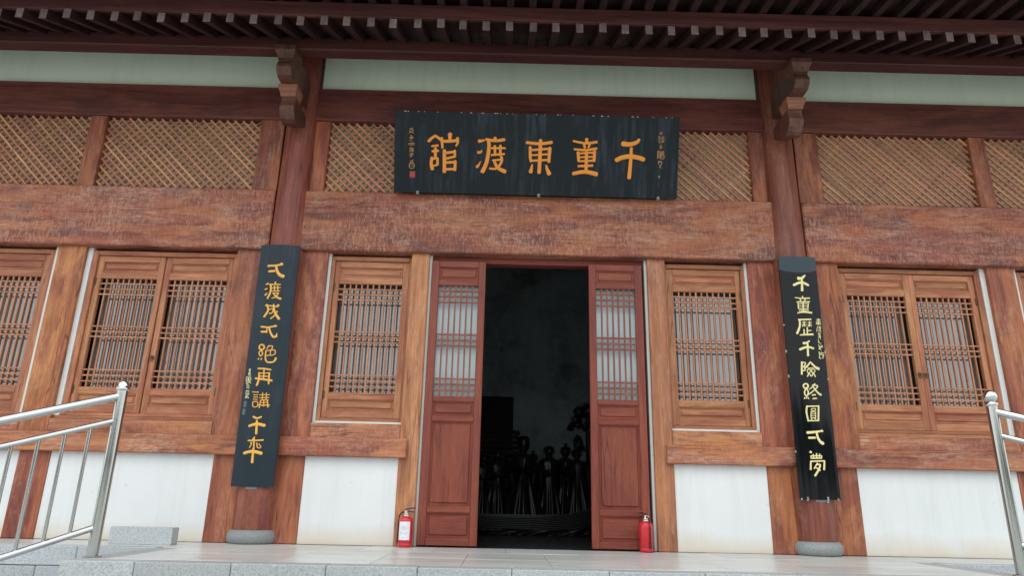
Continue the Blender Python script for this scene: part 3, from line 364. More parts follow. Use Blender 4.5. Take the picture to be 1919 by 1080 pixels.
for r, (y0, y1) in enumerate(((-1.22, -.62), (-1.82, -1.22))):
    for a, b in zip(xs, xs[1:]):
        a2, b2 = max(a, LX0+.18), min(b, LX1-.18)
        if b2-a2 > .08: stone('paving_slab', M['slab'], a2, b2, y0, y1, -.05, 0)
for y0, y1 in ((-2.0, -1.4), (-1.4, -.75)):
    for xa in (LX0, LX1-.18): stone('kerb_stone', M['kerb'], xa, xa+.18, y0 if y0 > -1.9 else -1.82, y1, -.148, 0, .0015, .004)
kx = [LX0, -2.59, -1.99, -1.40, -.83, -.24, .37, .97, 1.57, 2.17, 2.77, LX1]
for a, b in zip(kx, kx[1:]): stone('kerb_stone', M['kerb'], a, b, LY, -1.82, -.148, 0, .0016, .005)
for sgn, xa in ((-1, -LX0), (1, LX1)):                 # edge of the main platform beside the landing
    x = xa; ws = [.62, .98, 1.1, 1.2, 1.2]
    for w in ws:
        a, b = sorted((sgn*x, sgn*(x+w))); x += w
        if x > 7.7: break
        stone('kerb_stone', M['granite'], a, b, -.75, -.62, -.148, 0, .002, .005)
        stone('facing_stone', M['granite'], a+.3*sgn, b+.3*sgn, -.752, -.69, -.30, -.152, .002, .005)
        stone('facing_stone', M['granite'], a, b, -.753, -.69, -.60, -.305, .002, .005)

# ------------------------------------------------------------------ the hall
hall = empty('timber_hall', 'long reddish timber hall with white lower walls, latticed windows and deep dark eaves', 'building', (0, 0, 0))
def hb(name, mat, x0, x1, y0, y1, z0, z1, bev=.006, parent=None): return box(name, mat, parent or hall, min(x0, x1), max(x0, x1), y0, y1, z0, z1, bev, 0, (0, 0, 0))
XC, BAY2 = 2.565, 6.90
# interior shell
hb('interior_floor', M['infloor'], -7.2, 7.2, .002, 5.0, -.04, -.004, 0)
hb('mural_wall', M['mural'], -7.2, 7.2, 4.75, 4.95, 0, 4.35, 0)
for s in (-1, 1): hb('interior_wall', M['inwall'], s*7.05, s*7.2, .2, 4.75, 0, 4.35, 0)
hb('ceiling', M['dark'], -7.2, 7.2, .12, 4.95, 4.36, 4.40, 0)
hb('hanging_panel', M['dark'], -1.3, -.165, 4.70, 4.745, 1.0, 2.05, .004)
# white lower walls, posts, rails
for s in (-1, 1):
    for x0, x1 in ((1.285, 2.155), (3.0, 4.51), (4.80, 6.70)):
        o = hb('wall_panel', M['plaster'], s*x0, s*x1, .012, .12, 0, .80, .003)
    def post(xl0, xl1, xu0, xu1, mat):
        bm = bmesh.new(); c = s*(xl0+xl1)/2
        a, b = sorted((s*xl0-c, s*xl1-c)); add_box(bm, a, b, 0, .16, -1.4, -.541, .006); link('wall_post', bm, M['rpostZ' if xl0 > 4 or (xl0 > 2.6) == (s > 0) else mat], hall, (c, 0, 1.4)); bm = bmesh.new()
        a, b = sorted((s*xu0-c, s*xu1-c)); add_box(bm, a, b, .0, .16, -.54, 1.42, .006)
        link('wall_post', bm, M[mat], hall, (c, 0, 1.4))
    post(2.155, 2.47, 2.135, 2.47, 'rpostZ'); post(2.66, 3.0, 2.66, 3.055, 'rpostZ' if s < 0 else 'postZ'); post(4.51, 4.80, 4.585, 4.865, 'postZ' if s < 0 else 'rpostZ'); post(6.42, 6.9, 6.40, 6.9, 'rpostZ')
    hb('door_post', M['tanZ'], s*1.106, s*1.286, -.004, .16, 0, 2.81, .006)
    hb('door_strip', M['pipe'], s*1.078, s*1.106, .03, .15, 0, 2.80, .004)
    hb('rail', M['railX'], s*1.213, s*2.43, -.062, .02, .772, .945, .008)
    hb('rail', M['railX'], s*2.70, s*6.80, -.062, .02, .770, .944, .008)
# columns with stone bases
def col_mesh():
    bm = bmesh.new(); add_lathe(bm, [(.182, -2.6), (.182, -.6), (.176, .3), (.166, 1.2), (.160, 2.55)], 40); return bm
def base_mesh():
    bm = bmesh.new()
    add_lathe(bm, [(.165, 0), (.190, 0), (.207, .012), (.218, .035), (.220, .060), (.214, .088), (.196, .112), (.178, .118), (.172, .126), (.05, .126)], 40); return bm
for s in (-1, 1):
    for xc in (XC, BAY2):
        c = link('column', col_mesh(), M['col'], hall, (s*xc, .035, 2.72), True)
        b = link('column_base', base_mesh(), M['basestone'], c, (0, 0, -2.72), True)
# lintels, upper beams, frieze
def lintel(x0, x1): hb('lintel', M['beamX'], x0, x1, -.052, .16, 2.802, 3.456, .012)
lintel(-2.445, 2.445); lintel(2.737, 6.80); lintel(-6.80, -2.737)
for x0, x1 in ((-2.432, 2.432), (2.78, 6.8), (-6.8, -2.78)):
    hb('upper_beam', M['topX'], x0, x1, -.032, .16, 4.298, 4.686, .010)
for x0, x1 in ((-2.45, 2.45), (2.70, 6.8), (-6.8, -2.70)): hb('frieze_panel', M['frieze'], x0, x1, .045, .12, 4.69, 5.22, 0)
for s in (-1, 1):
    hb('frieze_post', M['eaveZ'], s*2.40, s*2.462, -.02, .14, 4.688, 5.2, .004); hb('frieze_post', M['eaveZ'], s*2.68, s*2.78, -.02, .14, 4.688, 5.2, .004)
# diagonal lattice band
def strip_mesh(L, mat, w=.0215, t=.017):
    bm = bmesh.new(); add_box(bm, -L/2, L/2, 0, t, -w/2, w/2); me = bpy.data.meshes.new('lattice_strip'); bm.to_mesh(me); bm.free(); me.materials.append(mat); return me
strip_cache = {}
def lattice(x0, x1, z0=3.46, z1=4.296):
    x0, x1 = min(x0, x1), max(x0, x1); cx, cz = (x0+x1)/2, (z0+z1)/2
    bk = hb('lattice_panel', M['backing'], x0, x1, .082, .13, z0, z1, 0)
    p = .0875
    for layer, sg in ((0, 1), (1, -1)):               # x + sg*z = c
        lo = x0 + (sg*z0 if sg > 0 else sg*z1); hi = x1 + (sg*z1 if sg > 0 else sg*z0)
        c = math.floor(lo/p)*p + .03
        while c < hi:
            # clip
            pts = []
            for z in (z0, z1):
                x = c-sg*z
                if x0 <= x <= x1: pts.append((x, z))
            for x in (x0, x1):
                z = (c-x)/sg
                if z0 < z < z1: pts.append((x, z))
            if len(pts) >= 2:
                (xa, za), (xb, zb) = pts[0], pts[1]; L = math.hypot(xb-xa, zb-za)
                if L > .06:
                    key = (round(L, 2), layer)
                    if key not in strip_cache: strip_cache[key] = strip_mesh(key[0], M['strip1' if layer == 0 else 'strip2'])
                    o = put('lattice_strip', strip_cache[key], bk, ((xa+xb)/2-cx, (.028 if layer == 0 else .0445)-.106+random.uniform(0, .0015), (za+zb)/2-cz), (0, math.radians(45)*sg+random.uniform(-.006, .006), 0))
            c += p
for s in (-1, 1):
    for x0, x1 in ((1.0, 2.255), (3.0, 4.655), (4.83, 6.55)): lattice(s*x0, s*x1)
    for x0, x1 in ((2.255, 2.458), (2.745, 3.0), (4.655, 4.83), (.85, 1.0), (6.55, 6.8)): hb('lattice_post', M['rpostZ'], s*x0, s*x1, -.006, .14, 3.458, 4.297, .005)
hb('lattice_back_board', M['topX'], -.85, .85, .09, .13, 3.46, 4.296, 0)

# ------------------------------------------------------------------ window and door leaves
def bar_mesh(name, dx, dz, dy, mat):
    bm = bmesh.new(); add_box(bm, -dx/2, dx/2, 0, dy, -dz/2, dz/2); me = bpy.data.meshes.new(name); bm.to_mesh(me); bm.free(); me.materials.append(mat); return me
bars = {}
def bar(parent, mat, x, y, z, dx, dz, dy):
    k = (mat, round(dx, 3), round(dz, 3))
    if k not in bars: bars[k] = bar_mesh('lattice_bar', k[1], k[2], dy, M[mat])
    return put('lattice_bar', bars[k], parent, (x, y+random.uniform(-.0006, .0006), z))
def panel(parent, mat, x0, x1, z0, z1, y, inset=.022):
    bm = bmesh.new(); cx, cz = (x0+x1)/2, (z0+z1)/2; w, h = (x1-x0)/2, (z1-z0)/2
    add_box(bm, -w, w, .012, .03, -h, h)
    add_box(bm, -w+inset, w-inset, .001, .020, -h+inset, h-inset, .010)
    for q in ((-w, -w+.008, -h, h), (w-.008, w, -h, h)): add_box(bm, q[0], q[1], -.003, .02, q[2], q[3], .003)
    for q in ((-h, -h+.008), (h-.008, h)): add_box(bm, -w+.008, w-.008, -.0025, .02, q[0], q[1], .003)
    return link('panel', bm, mat, parent, (cx, y, cz))
def leaf(name, x0, x1, z0, z1, lx0, lx1, y, wz, wx, rails, panels, lat, ncell, rows, barmat, glass_mat, glass_dy, bw=.0125, rot=0., hinge=1, label=None, thick=.045):
    """leaf frame = stiles + rails; panels, bars and glass are its children. All given in hall coordinates."""
    hx = x1 if hinge > 0 else x0
    bm = bmesh.new(); o = Vector((hx, y, z0))
    def q(a0, a1, c0, c1, mi): add_box(bm, a0-o.x, a1-o.x, 0, thick, c0-o.z, c1-o.z, .004, 1, mi)
    q(x0, lx0, z0, z1, 0); q(lx1, x1, z0, z1, 0)
    for a, b in rails: q(lx0, lx1, a, b, 1)
    fr = link(name, bm, [M[wz], M[wx]], hall, o, rot=(0, 0, rot))
    if label: fr['label'] = label
    for a, b in panels: panel(fr, M[wz] if b-a > .5 else M[wx], lx0-hx, lx1-hx, a-z0, b-z0, .006)
    a, b = lat; pitch = (lx1-lx0)/ncell
    for i in range(1, ncell): bar(fr, barmat, lx0+pitch*i-hx, .009, (a+b)/2-z0, bw, b-a, .02)
    for zz in rows: bar(fr, barmat, (lx0+lx1)/2-hx, .0075, zz-z0, lx1-lx0, bw, .0195)
    bm = bmesh.new(); add_box(bm, lx0-hx-.012, lx1-hx+.012, glass_dy, glass_dy+.006, a-z0-.012, b-z0+.012)
    link('glass_pane', bm, glass_mat, fr)
    return fr
ROWS = [2.434, 2.377, 2.321, 1.990, 1.937, 1.885, 1.555, 1.499, 1.442]
WR = [(2.665, 2.727), (2.488, 2.562), (1.318, 1.386), (1.140, 1.212)]
WP = [(2.562, 2.665), (1.212, 1.318)]
def hinge_piece(parent, x, z):
    bm = bmesh.new(); add_tube(bm, [(0, 0, -.04), (0, 0, .04)], .006, 8); add_box(bm, -.012, .012, .001, .005, -.038, .038)
    link('hinge', bm, M['brass'], parent, (x, -.004, z))
def handle(parent, x, z):
    bm = bmesh.new(); add_box(bm, -.018, .018, -.004, .001, -.018, .018, .003)
    add_tube(bm, [(0, -.004, .004), (0, -.02, .004)], .006, 8)
    ring = [(.02*math.sin(a), -.02-.006*math.cos(a), -.014+.02*math.cos(a)) for a in [i*math.tau/10 for i in range(11)]]; add_tube(bm, ring, .0035, 6)
    link('handle', bm, M['brass'], parent, (x, 0, z))
def wl(s, a, b): return (a, b) if s > 0 else (-b, -a)
def window_leaf(s, x0, x1, lx0, lx1, ncell, hinge_out, rot=0., label=None, y=.078):
    a, b = wl(s, x0, x1); la, lb = wl(s, lx0, lx1)
    h = 1 if (hinge_out == (s > 0)) else -1
    f = leaf('window_leaf', a, b, 1.140, 2.727, la, lb, y, 'winZ', 'winX', WR, WP, (1.386, 2.488), ncell, ROWS, 'bar', M['glass'], .105, rot=rot, hinge=h, label=label)
    hx = b if h > 0 else a
    for z in (1.36, 2.45): hinge_piece(f, (-.006 if h > 0 else .006)+0, z-1.14)
    return f, hx
def casing(s, xi, xo, wi, wo, y=.055):
    """window casing round one opening, inner edge xi, outer edge xo (towards the ends of the hall)"""
    bm = bmesh.new(); a, b = wl(s, xi, xo); l, r = (wi, wo) if s > 0 else (wo, wi)
    add_box(bm, a, a+l, y, .22, 1.106, 2.775, .004, 1, 0); add_box(bm, b-r, b, y, .22, 1.106, 2.775, .004, 1, 0)
    add_box(bm, a+l, b-r, y+.001, .22, 1.106, 1.137, .004, 1, 1); add_box(bm, a+l, b-r, y+.001, .22, 2.731, 2.775, .004, 1, 1)
    link('window_casing', bm, [M['winZ'], M['winX']], hall)
    bm = bmesh.new(); add_box(bm, a-.01, b+.01, .225, .24, 1.09, 2.80); link('window_back', bm, M['dark'], hall)
def plaster_strip(s, x0, x1, z0=1.085, z1=2.80):
    a, b = wl(s, x0, x1); hb('plaster_strip', M['plaster2'], a, b, .045, .22, z0, z1, .002)
for s in (-1, 1):
    # small window between door post and column
    casing(s, 1.288, 2.110, .026, .040); plaster_strip(s, 2.110, 2.137); 
    a, b = wl(s, 1.288, 2.110); hb('plaster_strip', M['plaster2'], a, b, .040, .22, 1.085, 1.1055, .002)
    window_leaf(s, 1.315, 2.069, 1.378, 2.018, 11, True)
    a, b = wl(s, 1.288, 2.135); hb('sill', M['railX'], a, b, -.002, .22, .945, 1.083, .006)
    # double windows
    for k, (fx, inn) in enumerate(((lambda x: x, 0), (lambda x: 9.45-x, 1))):
        def seg(p, q): 
            u, v = fx(p), fx(q); return (min(u, v), max(u, v))
        xa, xb = seg(3.058, 4.537)
        casing(s, xa, xb, *((.036, .056) if k == 0 else (.056, .036)))
        plaster_strip(s, *seg(4.537, 4.587))
        rotB = math.radians(1.6) if (s < 0 and k == 0) else 0
        lA = seg(3.806, 4.480); latA = seg(3.860, 4.424); lB = seg(3.095, 3.802); latB = seg(3.151, 3.744)
        fA, hA = window_leaf(s, *lA, *latA, 10, k == 0)
        fB, hB = window_leaf(s, *lB, *latB, 10, k == 1, rot=-rotB, y=.072, label='window leaf standing slightly ajar' if rotB else None)
        if k == 0:
            handle(fB, s*3.772-hB, 1.687-1.14)
            if s > 0: handle(fA, s*3.834-hA, 1.687-1.14)
        a, b = wl(s, *seg(3.056, 4.585)); hb('sill', M['railX'], a, b, -.004, .22, .945, 1.070, .006); hb('sill', M['winX'], a, b, .035, .22, 1.071, 1.1045, .004)
# door leaves
DROWS = [2.420, 2.362, 2.303, 1.972, 1.915, 1.860, 1.532, 1.477, 1.421]
DR = [(2.672, 2.735), (2.478, 2.540), (1.312, 1.362), (1.125, 1.178), (.298, .358), (.012, .078)]
DP = [(2.540, 2.672), (1.178, 1.312), (.358, 1.125), (.078, .298)]
leaf('door_leaf', -1.078, -.532, .012, 2.735, -1.000, -.603, .012, 'doorZ', 'doorX', DR, DP, (1.362, 2.478), 7, DROWS, 'dbar', M['frost'], .066, bw=.0145, hinge=-1)
leaf('door_leaf', .512, 1.050, .012, 2.735, .583, .975, .012, 'doorZ', 'doorX', DR, DP, (1.362, 2.478), 7, DROWS, 'dbar', M['frost'], .066, bw=.0145, hinge=1)
hb('door_header', M['doorX'], -1.075, 1.075, .075, .19, 2.738, 2.80, .006)
for s in (-1, 1): hb('door_leaf_folded', M['doorZ'], s*1.02, s*1.066, .075, .60, .012, 2.73, .004)

# ------------------------------------------------------------------ brackets, purlin, rafters, roof
def arc(c, r, a0, a1, n): return [(c[0]+r*math.cos(math.radians(a0+(a1-a0)*i/n)), c[1]+r*math.sin(math.radians(a0+(a1-a0)*i/n))) for i in range(n+1)]
low = [(-.06, 4.272), (-.495, 4.272), (-.495, 4.235), (-.505, 4.20), (-.520, 4.165), (-.510, 4.125), (-.485, 4.085), (-.45, 4.052), (-.41, 4.035), (-.37, 4.033), (-.30, 4.06), (-.20, 4.11), (-.06, 4.17)]
upp = [(-.06, 4.70), (-.705, 4.70), (-.700, 4.56), (-.715, 4.53), (-.735, 4.50), (-.742, 4.47), (-.730, 4.43), (-.695, 4.40), (-.64, 4.388), (-.06, 4.388)]
def capblock(y0, y1, z0, z1, wt, wb, d):
    bm = bmesh.new(); zm = z0+(z1-z0)*.62
    def ring(w, e, z): return [bm.verts.new(p) for p in ((-w/2, y0-e, z), (w/2, y0-e, z), (w/2, y1, z), (-w/2, y1, z))]
    R = [ring(wb, 0, z0), ring((wb+wt)/2-.006, d*.4, (z0+zm)/2), ring(wt, d, zm), ring(wt, d, z1)]
    for a, b in zip(R, R[1:]):
        for i in range(4): bm.faces.new((a[i], a[(i+1) % 4], b[(i+1) % 4], b[i]))
    bm.faces.new(list(reversed(R[0]))); bm.faces.new(R[-1]); return bm
for s in (-1, 1):
    for xc in (XC, BAY2):
        bm = bmesh.new(); add_prism(bm, low, 'X', -.072, .072)
        br = link('bracket', bm, M['bracket'], hall, (s*xc, 0, 0))
        link('bearing_block', capblock(-.52, -.36, 4.274, 4.386, .190, .150, .040), M['lit_bearing'], br)
        bm = bmesh.new(); add_prism(bm, upp, 'X', -.072, .072); link('bracket_arm', bm, M['bracket'], br)
        link('bearing_block', capblock(-.730, -.54, 4.57, 4.697, .205, .150, .040), M['bracket'], br)
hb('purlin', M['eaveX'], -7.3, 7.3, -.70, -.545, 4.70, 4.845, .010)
hb('wall_plate', M['topX'], -7.2, 7.2, -.02, .12, 5.20, 5.36, .01)
def slanted(bm, w, y0, y1, zf, h, end_mi=None):
    P = [(y0, zf(y0)), (y1, zf(y1)), (y1, zf(y1)+h), (y0, zf(y0)+h)]
    A = [bm.verts.new((-w/2, y, z)) for y, z in P]; B = [bm.verts.new((w/2, y, z)) for y, z in P]
    for i in range(4):
        f = bm.faces.new((A[i], A[(i+1) % 4], B[(i+1) % 4], B[i]))
        if end_mi is not None and i == 3: f.material_index = end_mi
    bm.faces.new(A); bm.faces.new(list(reversed(B))); bmesh.ops.recalc_face_normals(bm, faces=bm.faces)
zr = lambda y: 4.526+.46*(y+1.3)
zf = lambda y: 4.783+.13*(y+1.3)
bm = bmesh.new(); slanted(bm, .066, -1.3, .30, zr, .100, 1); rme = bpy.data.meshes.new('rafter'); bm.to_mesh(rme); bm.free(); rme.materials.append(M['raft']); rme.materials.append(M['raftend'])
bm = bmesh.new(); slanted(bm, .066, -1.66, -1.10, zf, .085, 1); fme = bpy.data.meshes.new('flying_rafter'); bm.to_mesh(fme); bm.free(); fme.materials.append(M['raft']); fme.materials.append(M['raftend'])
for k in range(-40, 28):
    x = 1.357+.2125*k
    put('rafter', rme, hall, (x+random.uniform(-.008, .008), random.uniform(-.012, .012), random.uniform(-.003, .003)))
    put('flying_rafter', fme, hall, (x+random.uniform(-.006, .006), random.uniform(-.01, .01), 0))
bm = bmesh.new(); slanted(bm, 14.8, -1.26, .30, lambda y: zr(y)+.101, .02); link('roof_boarding', bm, M['raft'], hall)
bm = bmesh.new(); slanted(bm, 14.8, -1.67, -1.10, lambda y: zf(y)+.086, .02); link('roof_boarding', bm, M['raft'], hall)
hb('eave_board', M['eaveX'], -7.35, 7.35, -1.300, -1.262, 4.632, 4.781, .004)
hb('eave_board', M['eaveX'], -7.35, 7.35, -1.70, -1.662, 4.72, 4.84, .004)
bm = bmesh.new()
add_prism(bm, [(-1.74, 4.842), (-1.0, 4.99), (.3, 5.42), (2.5, 6.6), (4.6, 8.2), (6.7, 6.6), (8.9, 5.42), (10.2, 4.9), (10.2, 5.02), (8.9, 5.6), (6.7, 6.8), (4.6, 8.45), (2.5, 6.8), (.3, 5.62), (-1.0, 5.15), (-1.76, 4.95)], 'X', -7.5, 7.5)
link('roof', bm, M['tile'], hall)

# ------------------------------------------------------------------ lettering: carved, slightly domed strokes
def smooth_pts(q):
    if len(q) < 3: return [tuple(a+(b-a)*t for a, b in zip(q[0], q[1])) for t in (0, .33, .67, 1)]
    out = []
    for i in range(len(q)-1):
        p0, p1, p2, p3 = q[max(i-1, 0)], q[i], q[i+1], q[min(i+2, len(q)-1)]
        for t in (0, .25, .5, .75):
            out.append(tuple(.5*((2*b)+(-a+c)*t+(2*a-5*b+4*c-d)*t*t+(-a+3*b-3*c+d)*t**3) for a, b, c, d in zip(p0, p1, p2, p3)))
    out.append(q[-1]); return out
def add_stroke(bm, q, h, f):
    pts = smooth_pts(q); n = len(pts); sec = []
    def tan(i):
        a, b = pts[max(i-1, 0)], pts[min(i+1, n-1)]; d = math.hypot(b[0]-a[0], b[1]-a[1]) or 1
        return ((b[0]-a[0])/d, (b[1]-a[1])/d)
    def put_sec(x, y, w, t):
        nx, ny = -t[1], t[0]
        sec.append([bm.verts.new(f(x+nx*w*k, y+ny*w*k, h*e)) for k, e in ((-.5, -.3), (-.44, .55), (-.2, 1.), (.2, 1.), (.44, .55), (.5, -.3))])
    t = tan(0); w = pts[0][2]
    for e in (1., .75, .4): put_sec(pts[0][0]-t[0]*w*.36*e, pts[0][1]-t[1]*w*.36*e, w*math.sqrt(max(0.04, 1-e*e*.96)), t)
    for i, p in enumerate(pts): put_sec(p[0], p[1], max(p[2], .0015), tan(i))
    t = tan(n-1); w = pts[-1][2]
    for e in (.4, .75, 1.): put_sec(pts[-1][0]+t[0]*w*.36*e, pts[-1][1]+t[1]*w*.36*e, w*math.sqrt(max(0.04, 1-e*e*.96)), t)
    for a, b in zip(sec, sec[1:]):
        for k in range(5): bm.faces.new((a[k], b[k], b[k+1], a[k+1]))
def characters(board, name, chars, mat, h, f, bold=1.0):
    for c in chars:
        bm = bmesh.new()
        for i, q in enumerate(c): add_stroke(bm, [(x, y, w*bold) for x, y, w in q], h*(1+.04*(i % 5)), f)
        bmesh.ops.recalc_face_normals(bm, faces=bm.faces)
        link(name, bm, mat, board, smooth=True)
def plane_pos(u, v, h): return (u, -h, v)

# plaque over the door: local x across, local z up the tilted face, local -y out of the face
tilt = math.atan2(.305, .77)
plaque = empty('name_plaque', 'wide black board with five large orange characters leaning forward above the door', 'plaque', (0, -.12, 3.42), rot=(tilt, 0, 0))
bm = bmesh.new(); add_box(bm, -1.4985, 1.4145, 0, .05, .006, .831, .004, 2)
link('board', bm, M['lacq_plaque'], plaque)
characters(plaque, 'character', PLAQUE_CHARS, M['gold_o'], .006, plane_pos, 1.16)
characters(plaque, 'inscription', PLAQUE_SMALL, M['gold_d'], .002, plane_pos)
bm = bmesh.new(); add_box(bm, -1.338, -1.284, -.002, .001, .160, .222); 
link('seal_mark', bm, M['seal'], plaque)
for u in (-1.256, -.01, 1.221):
    bm = bmesh.new(); add_box(bm, -.014, .014, -.005, -.001, -.002, .026, .002); add_box(bm, -.017, .017, -.005, .06, -.010, -.0025, .002)
    link('clip', bm, M['clip'], plaque, (u, 0, 0))
bm = bmesh.new()
for i in range(34):
    u = random.uniform(-1.45, 1.40); w = random.choice((.003, .006, .011)); add_box(bm, u-w, u+w*random.uniform(.3, 1), -.0006, .03, .829-random.uniform(.001, .006), .8318)
link('chipped_edge', bm, M['chip'], plaque)['kind'] = 'stuff'

# couplet boards hugging the columns (slightly bowed)
def couplet(name, label, x, y0, z0, tl, roll, w, H, R, mat, chars, small, cm, sm, ch):
    root = empty(name, label, 'couplet board', (x, y0, z0), 'vertical couplet boards on the two columns', (tl, roll, 0))
    bow = lambda u: R-math.sqrt(R*R-u*u)
    bm = bmesh.new(); n = 14; A = []; rows = 6
    us = [-w/2+w*i/n for i in range(n+1)]
    zs = [H*j/rows for j in range(rows+1)]
    Fr = [[bm.verts.new((u, bow(u), z)) for u in us] for z in zs]; Bk = [[bm.verts.new((u*.985, bow(u)+.032, z)) for u in us] for z in zs]
    for j in range(rows):
        for i in range(n):
            bm.faces.new((Fr[j][i], Fr[j][i+1], Fr[j+1][i+1], Fr[j+1][i])); bm.faces.new((Bk[j][i], Bk[j+1][i], Bk[j+1][i+1], Bk[j][i+1]))
        bm.faces.new((Fr[j][0], Fr[j+1][0], Bk[j+1][0], Bk[j][0])); bm.faces.new((Fr[j][n], Bk[j][n], Bk[j+1][n], Fr[j+1][n]))
    for i in range(n):
        bm.faces.new((Fr[0][i], Bk[0][i], Bk[0][i+1], Fr[0][i+1])); bm.faces.new((Fr[rows][i], Fr[rows][i+1], Bk[rows][i+1], Bk[rows][i]))
    bmesh.ops.recalc_face_normals(bm, faces=bm.faces)
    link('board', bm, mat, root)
    f = lambda u, v, h: (u, bow(max(-w/2, min(w/2, u)))-h, v)
    characters(root, 'character', chars, cm, ch, f, 1.14); characters(root, 'inscription', small, sm, .0018, f)
    bm = bmesh.new(); add_box(bm, -.05, .05, .012, .03, -.022, .004, .002); add_tube(bm, [(-.02, .010, -.010), (-.02, .03, -.010)], .006, 8); add_tube(bm, [(.02, .010, -.010), (.02, .03, -.010)], .006, 8)
    link('clip', bm, M['clip'], root)
    return root, bow
lt = math.atan2(.04, 2.306)
cl, bow = couplet('couplet_board', 'dull blue-black vertical board with orange gold characters on the left column', -2.567, -.16, .486, lt, 0., .383, 2.306, .62, M['lacq_left'], LEFT_CHARS, LEFT_SMALL, M['gold_y'], M['gold_p'], .005)
for (u, v) in ((-.143, .735), (-.146, .665)):
    bm = bmesh.new(); add_box(bm, -.020, .020, -.0015, .004, -.028, .028); link('seal_mark', bm, M['oldseal'], cl, (u, bow(u), v))
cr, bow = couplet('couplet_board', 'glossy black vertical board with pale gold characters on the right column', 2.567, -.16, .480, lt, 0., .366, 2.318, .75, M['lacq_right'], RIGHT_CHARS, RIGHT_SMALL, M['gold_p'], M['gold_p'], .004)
bm = bmesh.new()
for (u, v, r) in ((-.186, 1.62, .010), (-.187, 1.36, .012), (.182, 1.36, .012), (-.186, 1.12, .014), (.183, 1.10, .010), (-.185, .42, .011), (-.12, .004, .02), (.06, .003, .03), (.16, .004, .012), (-.17, .004, .012)):
    for k in range(3):
        a = u+random.uniform(-.003, .003); add_box(bm, a-.006, a+.006, bow(u)-.0012, bow(u)+.01, v-r*random.uniform(.3, 1), v+r*random.uniform(.3, 1))
link('chipped_edge', bm, M['chip'], cr)['kind'] = 'stuff'

# ------------------------------------------------------------------ fire extinguishers
def extinguisher(label, x, y, rz, tagged):
    e = empty('fire_extinguisher', label, 'fire extinguisher', (x, y, .002), 'fire extinguishers beside the door', (0, 0, rz))
    bm = bmesh.new(); add_lathe(bm, [(.052, 0), (.060, .002), (.061, .030), (.0595, .032), (.061, .034), (.061, .222), (.058, .236), (.048, .250), (.030, .260), (.016, .264), (.016, .272)], 32)
    link('cylinder', bm, M['red'], e, smooth=True)
    bm = bmesh.new(); add_lathe(bm, [(.0618, .036), (.0622, .038), (.0622, .043), (.0618, .045)], 32, caps=False); link('band', bm, M['redband'], e, smooth=True)
    bm = bmesh.new(); add_lathe(bm, [(.018, .270), (.021, .274), (.021, .286), (.014, .290), (.014, .305), (.010, .31)], 16)
    add_tube(bm, [(0, 0, .296), (0, -.028, .296)], .013, 12)
    link('valve', bm, M['valve'], e, smooth=True)
    bm = bmesh.new()
    for z0, z1, dx in ((.300, .296, .072), (.318, .332, .080)):
        add_tube(bm, [(-.012, 0, z0), (dx*.5, 0, (z0+z1)/2+.004), (dx, 0, z1)], .0055, 8)
    link('squeeze_handle', bm, M['blackplastic'], e)
    bm = bmesh.new(); add_tube(bm, [(-.014, .004, .298), (-.045, .01, .292), (-.068, .012, .262), (-.072, .012, .20), (-.071, .012, .12), (-.0705, .012, .06)], .007, 8); link('hose', bm, M['blackplastic'], e, smooth=True)
    bm = bmesh.new(); add_tube(bm, [(-.0705, .012, .085), (-.070, .012, .03)], .009, 8, r2=.011); link('nozzle', bm, M['blackplastic'], e)
    bm = bmesh.new(); add_lathe(bm, [(.0205, .2715), (.022, .262), (.024, .252)], 16, caps=False); link('collar_tag', bm, M['white_lab'], e)
    # paper label wrapped round the front
    def wrap(a0, a1, z0, z1, r, mat, nm, par):
        b = bmesh.new(); n = 12
        lo = [b.verts.new((r*math.sin(a0+(a1-a0)*i/n), -r*math.cos(a0+(a1-a0)*i/n), z0)) for i in range(n+1)]; hi = [b.verts.new((v.co.x, v.co.y, z1)) for v in lo]
        for i in range(n): b.faces.new((lo[i], lo[i+1], hi[i+1], hi[i]))
        return link(nm, b, mat, par)
    lab = wrap(-.88, .88, .060, .215, .0618, M['white_lab'], 'label', e)
    b = bmesh.new()
    for z, hw in ((.172, .26), (.160, .50), (.146, .30), (.118, .55), (.080, .2)):
        for j in range(int(hw*16)):
            a = -hw+2*hw*j/(hw*16)+random.uniform(0, .02); a1 = a+.07
            v = [b.verts.new((.0623*math.sin(t), -.0623*math.cos(t), zz)) for t, zz in ((a, z-.0022), (a1, z-.0022), (a1, z+.0022), (a, z+.0022))]; b.faces.new(v)
    link('label_print', b, M['ink'], lab)['kind'] = 'stuff'
extinguisher('red fire extinguisher with white paper label facing out, beside the left door leaf', -1.168, -.085, math.radians(-6), True)
extinguisher('red fire extinguisher with its label turned away, in front of the right door leaf', .985, -.085, math.radians(118), True)

# ------------------------------------------------------------------ granite block by the wall
bm = bmesh.new(); add_box(bm, -.262, .262, -.06, .06, 0, .137, .004, 2)
b = link('granite_block', bm, M['granite'], None, (-3.333, -.39, .0)); tag(b, 'low rectangular grey granite block lying against the white wall left of the left column', 'stone block')

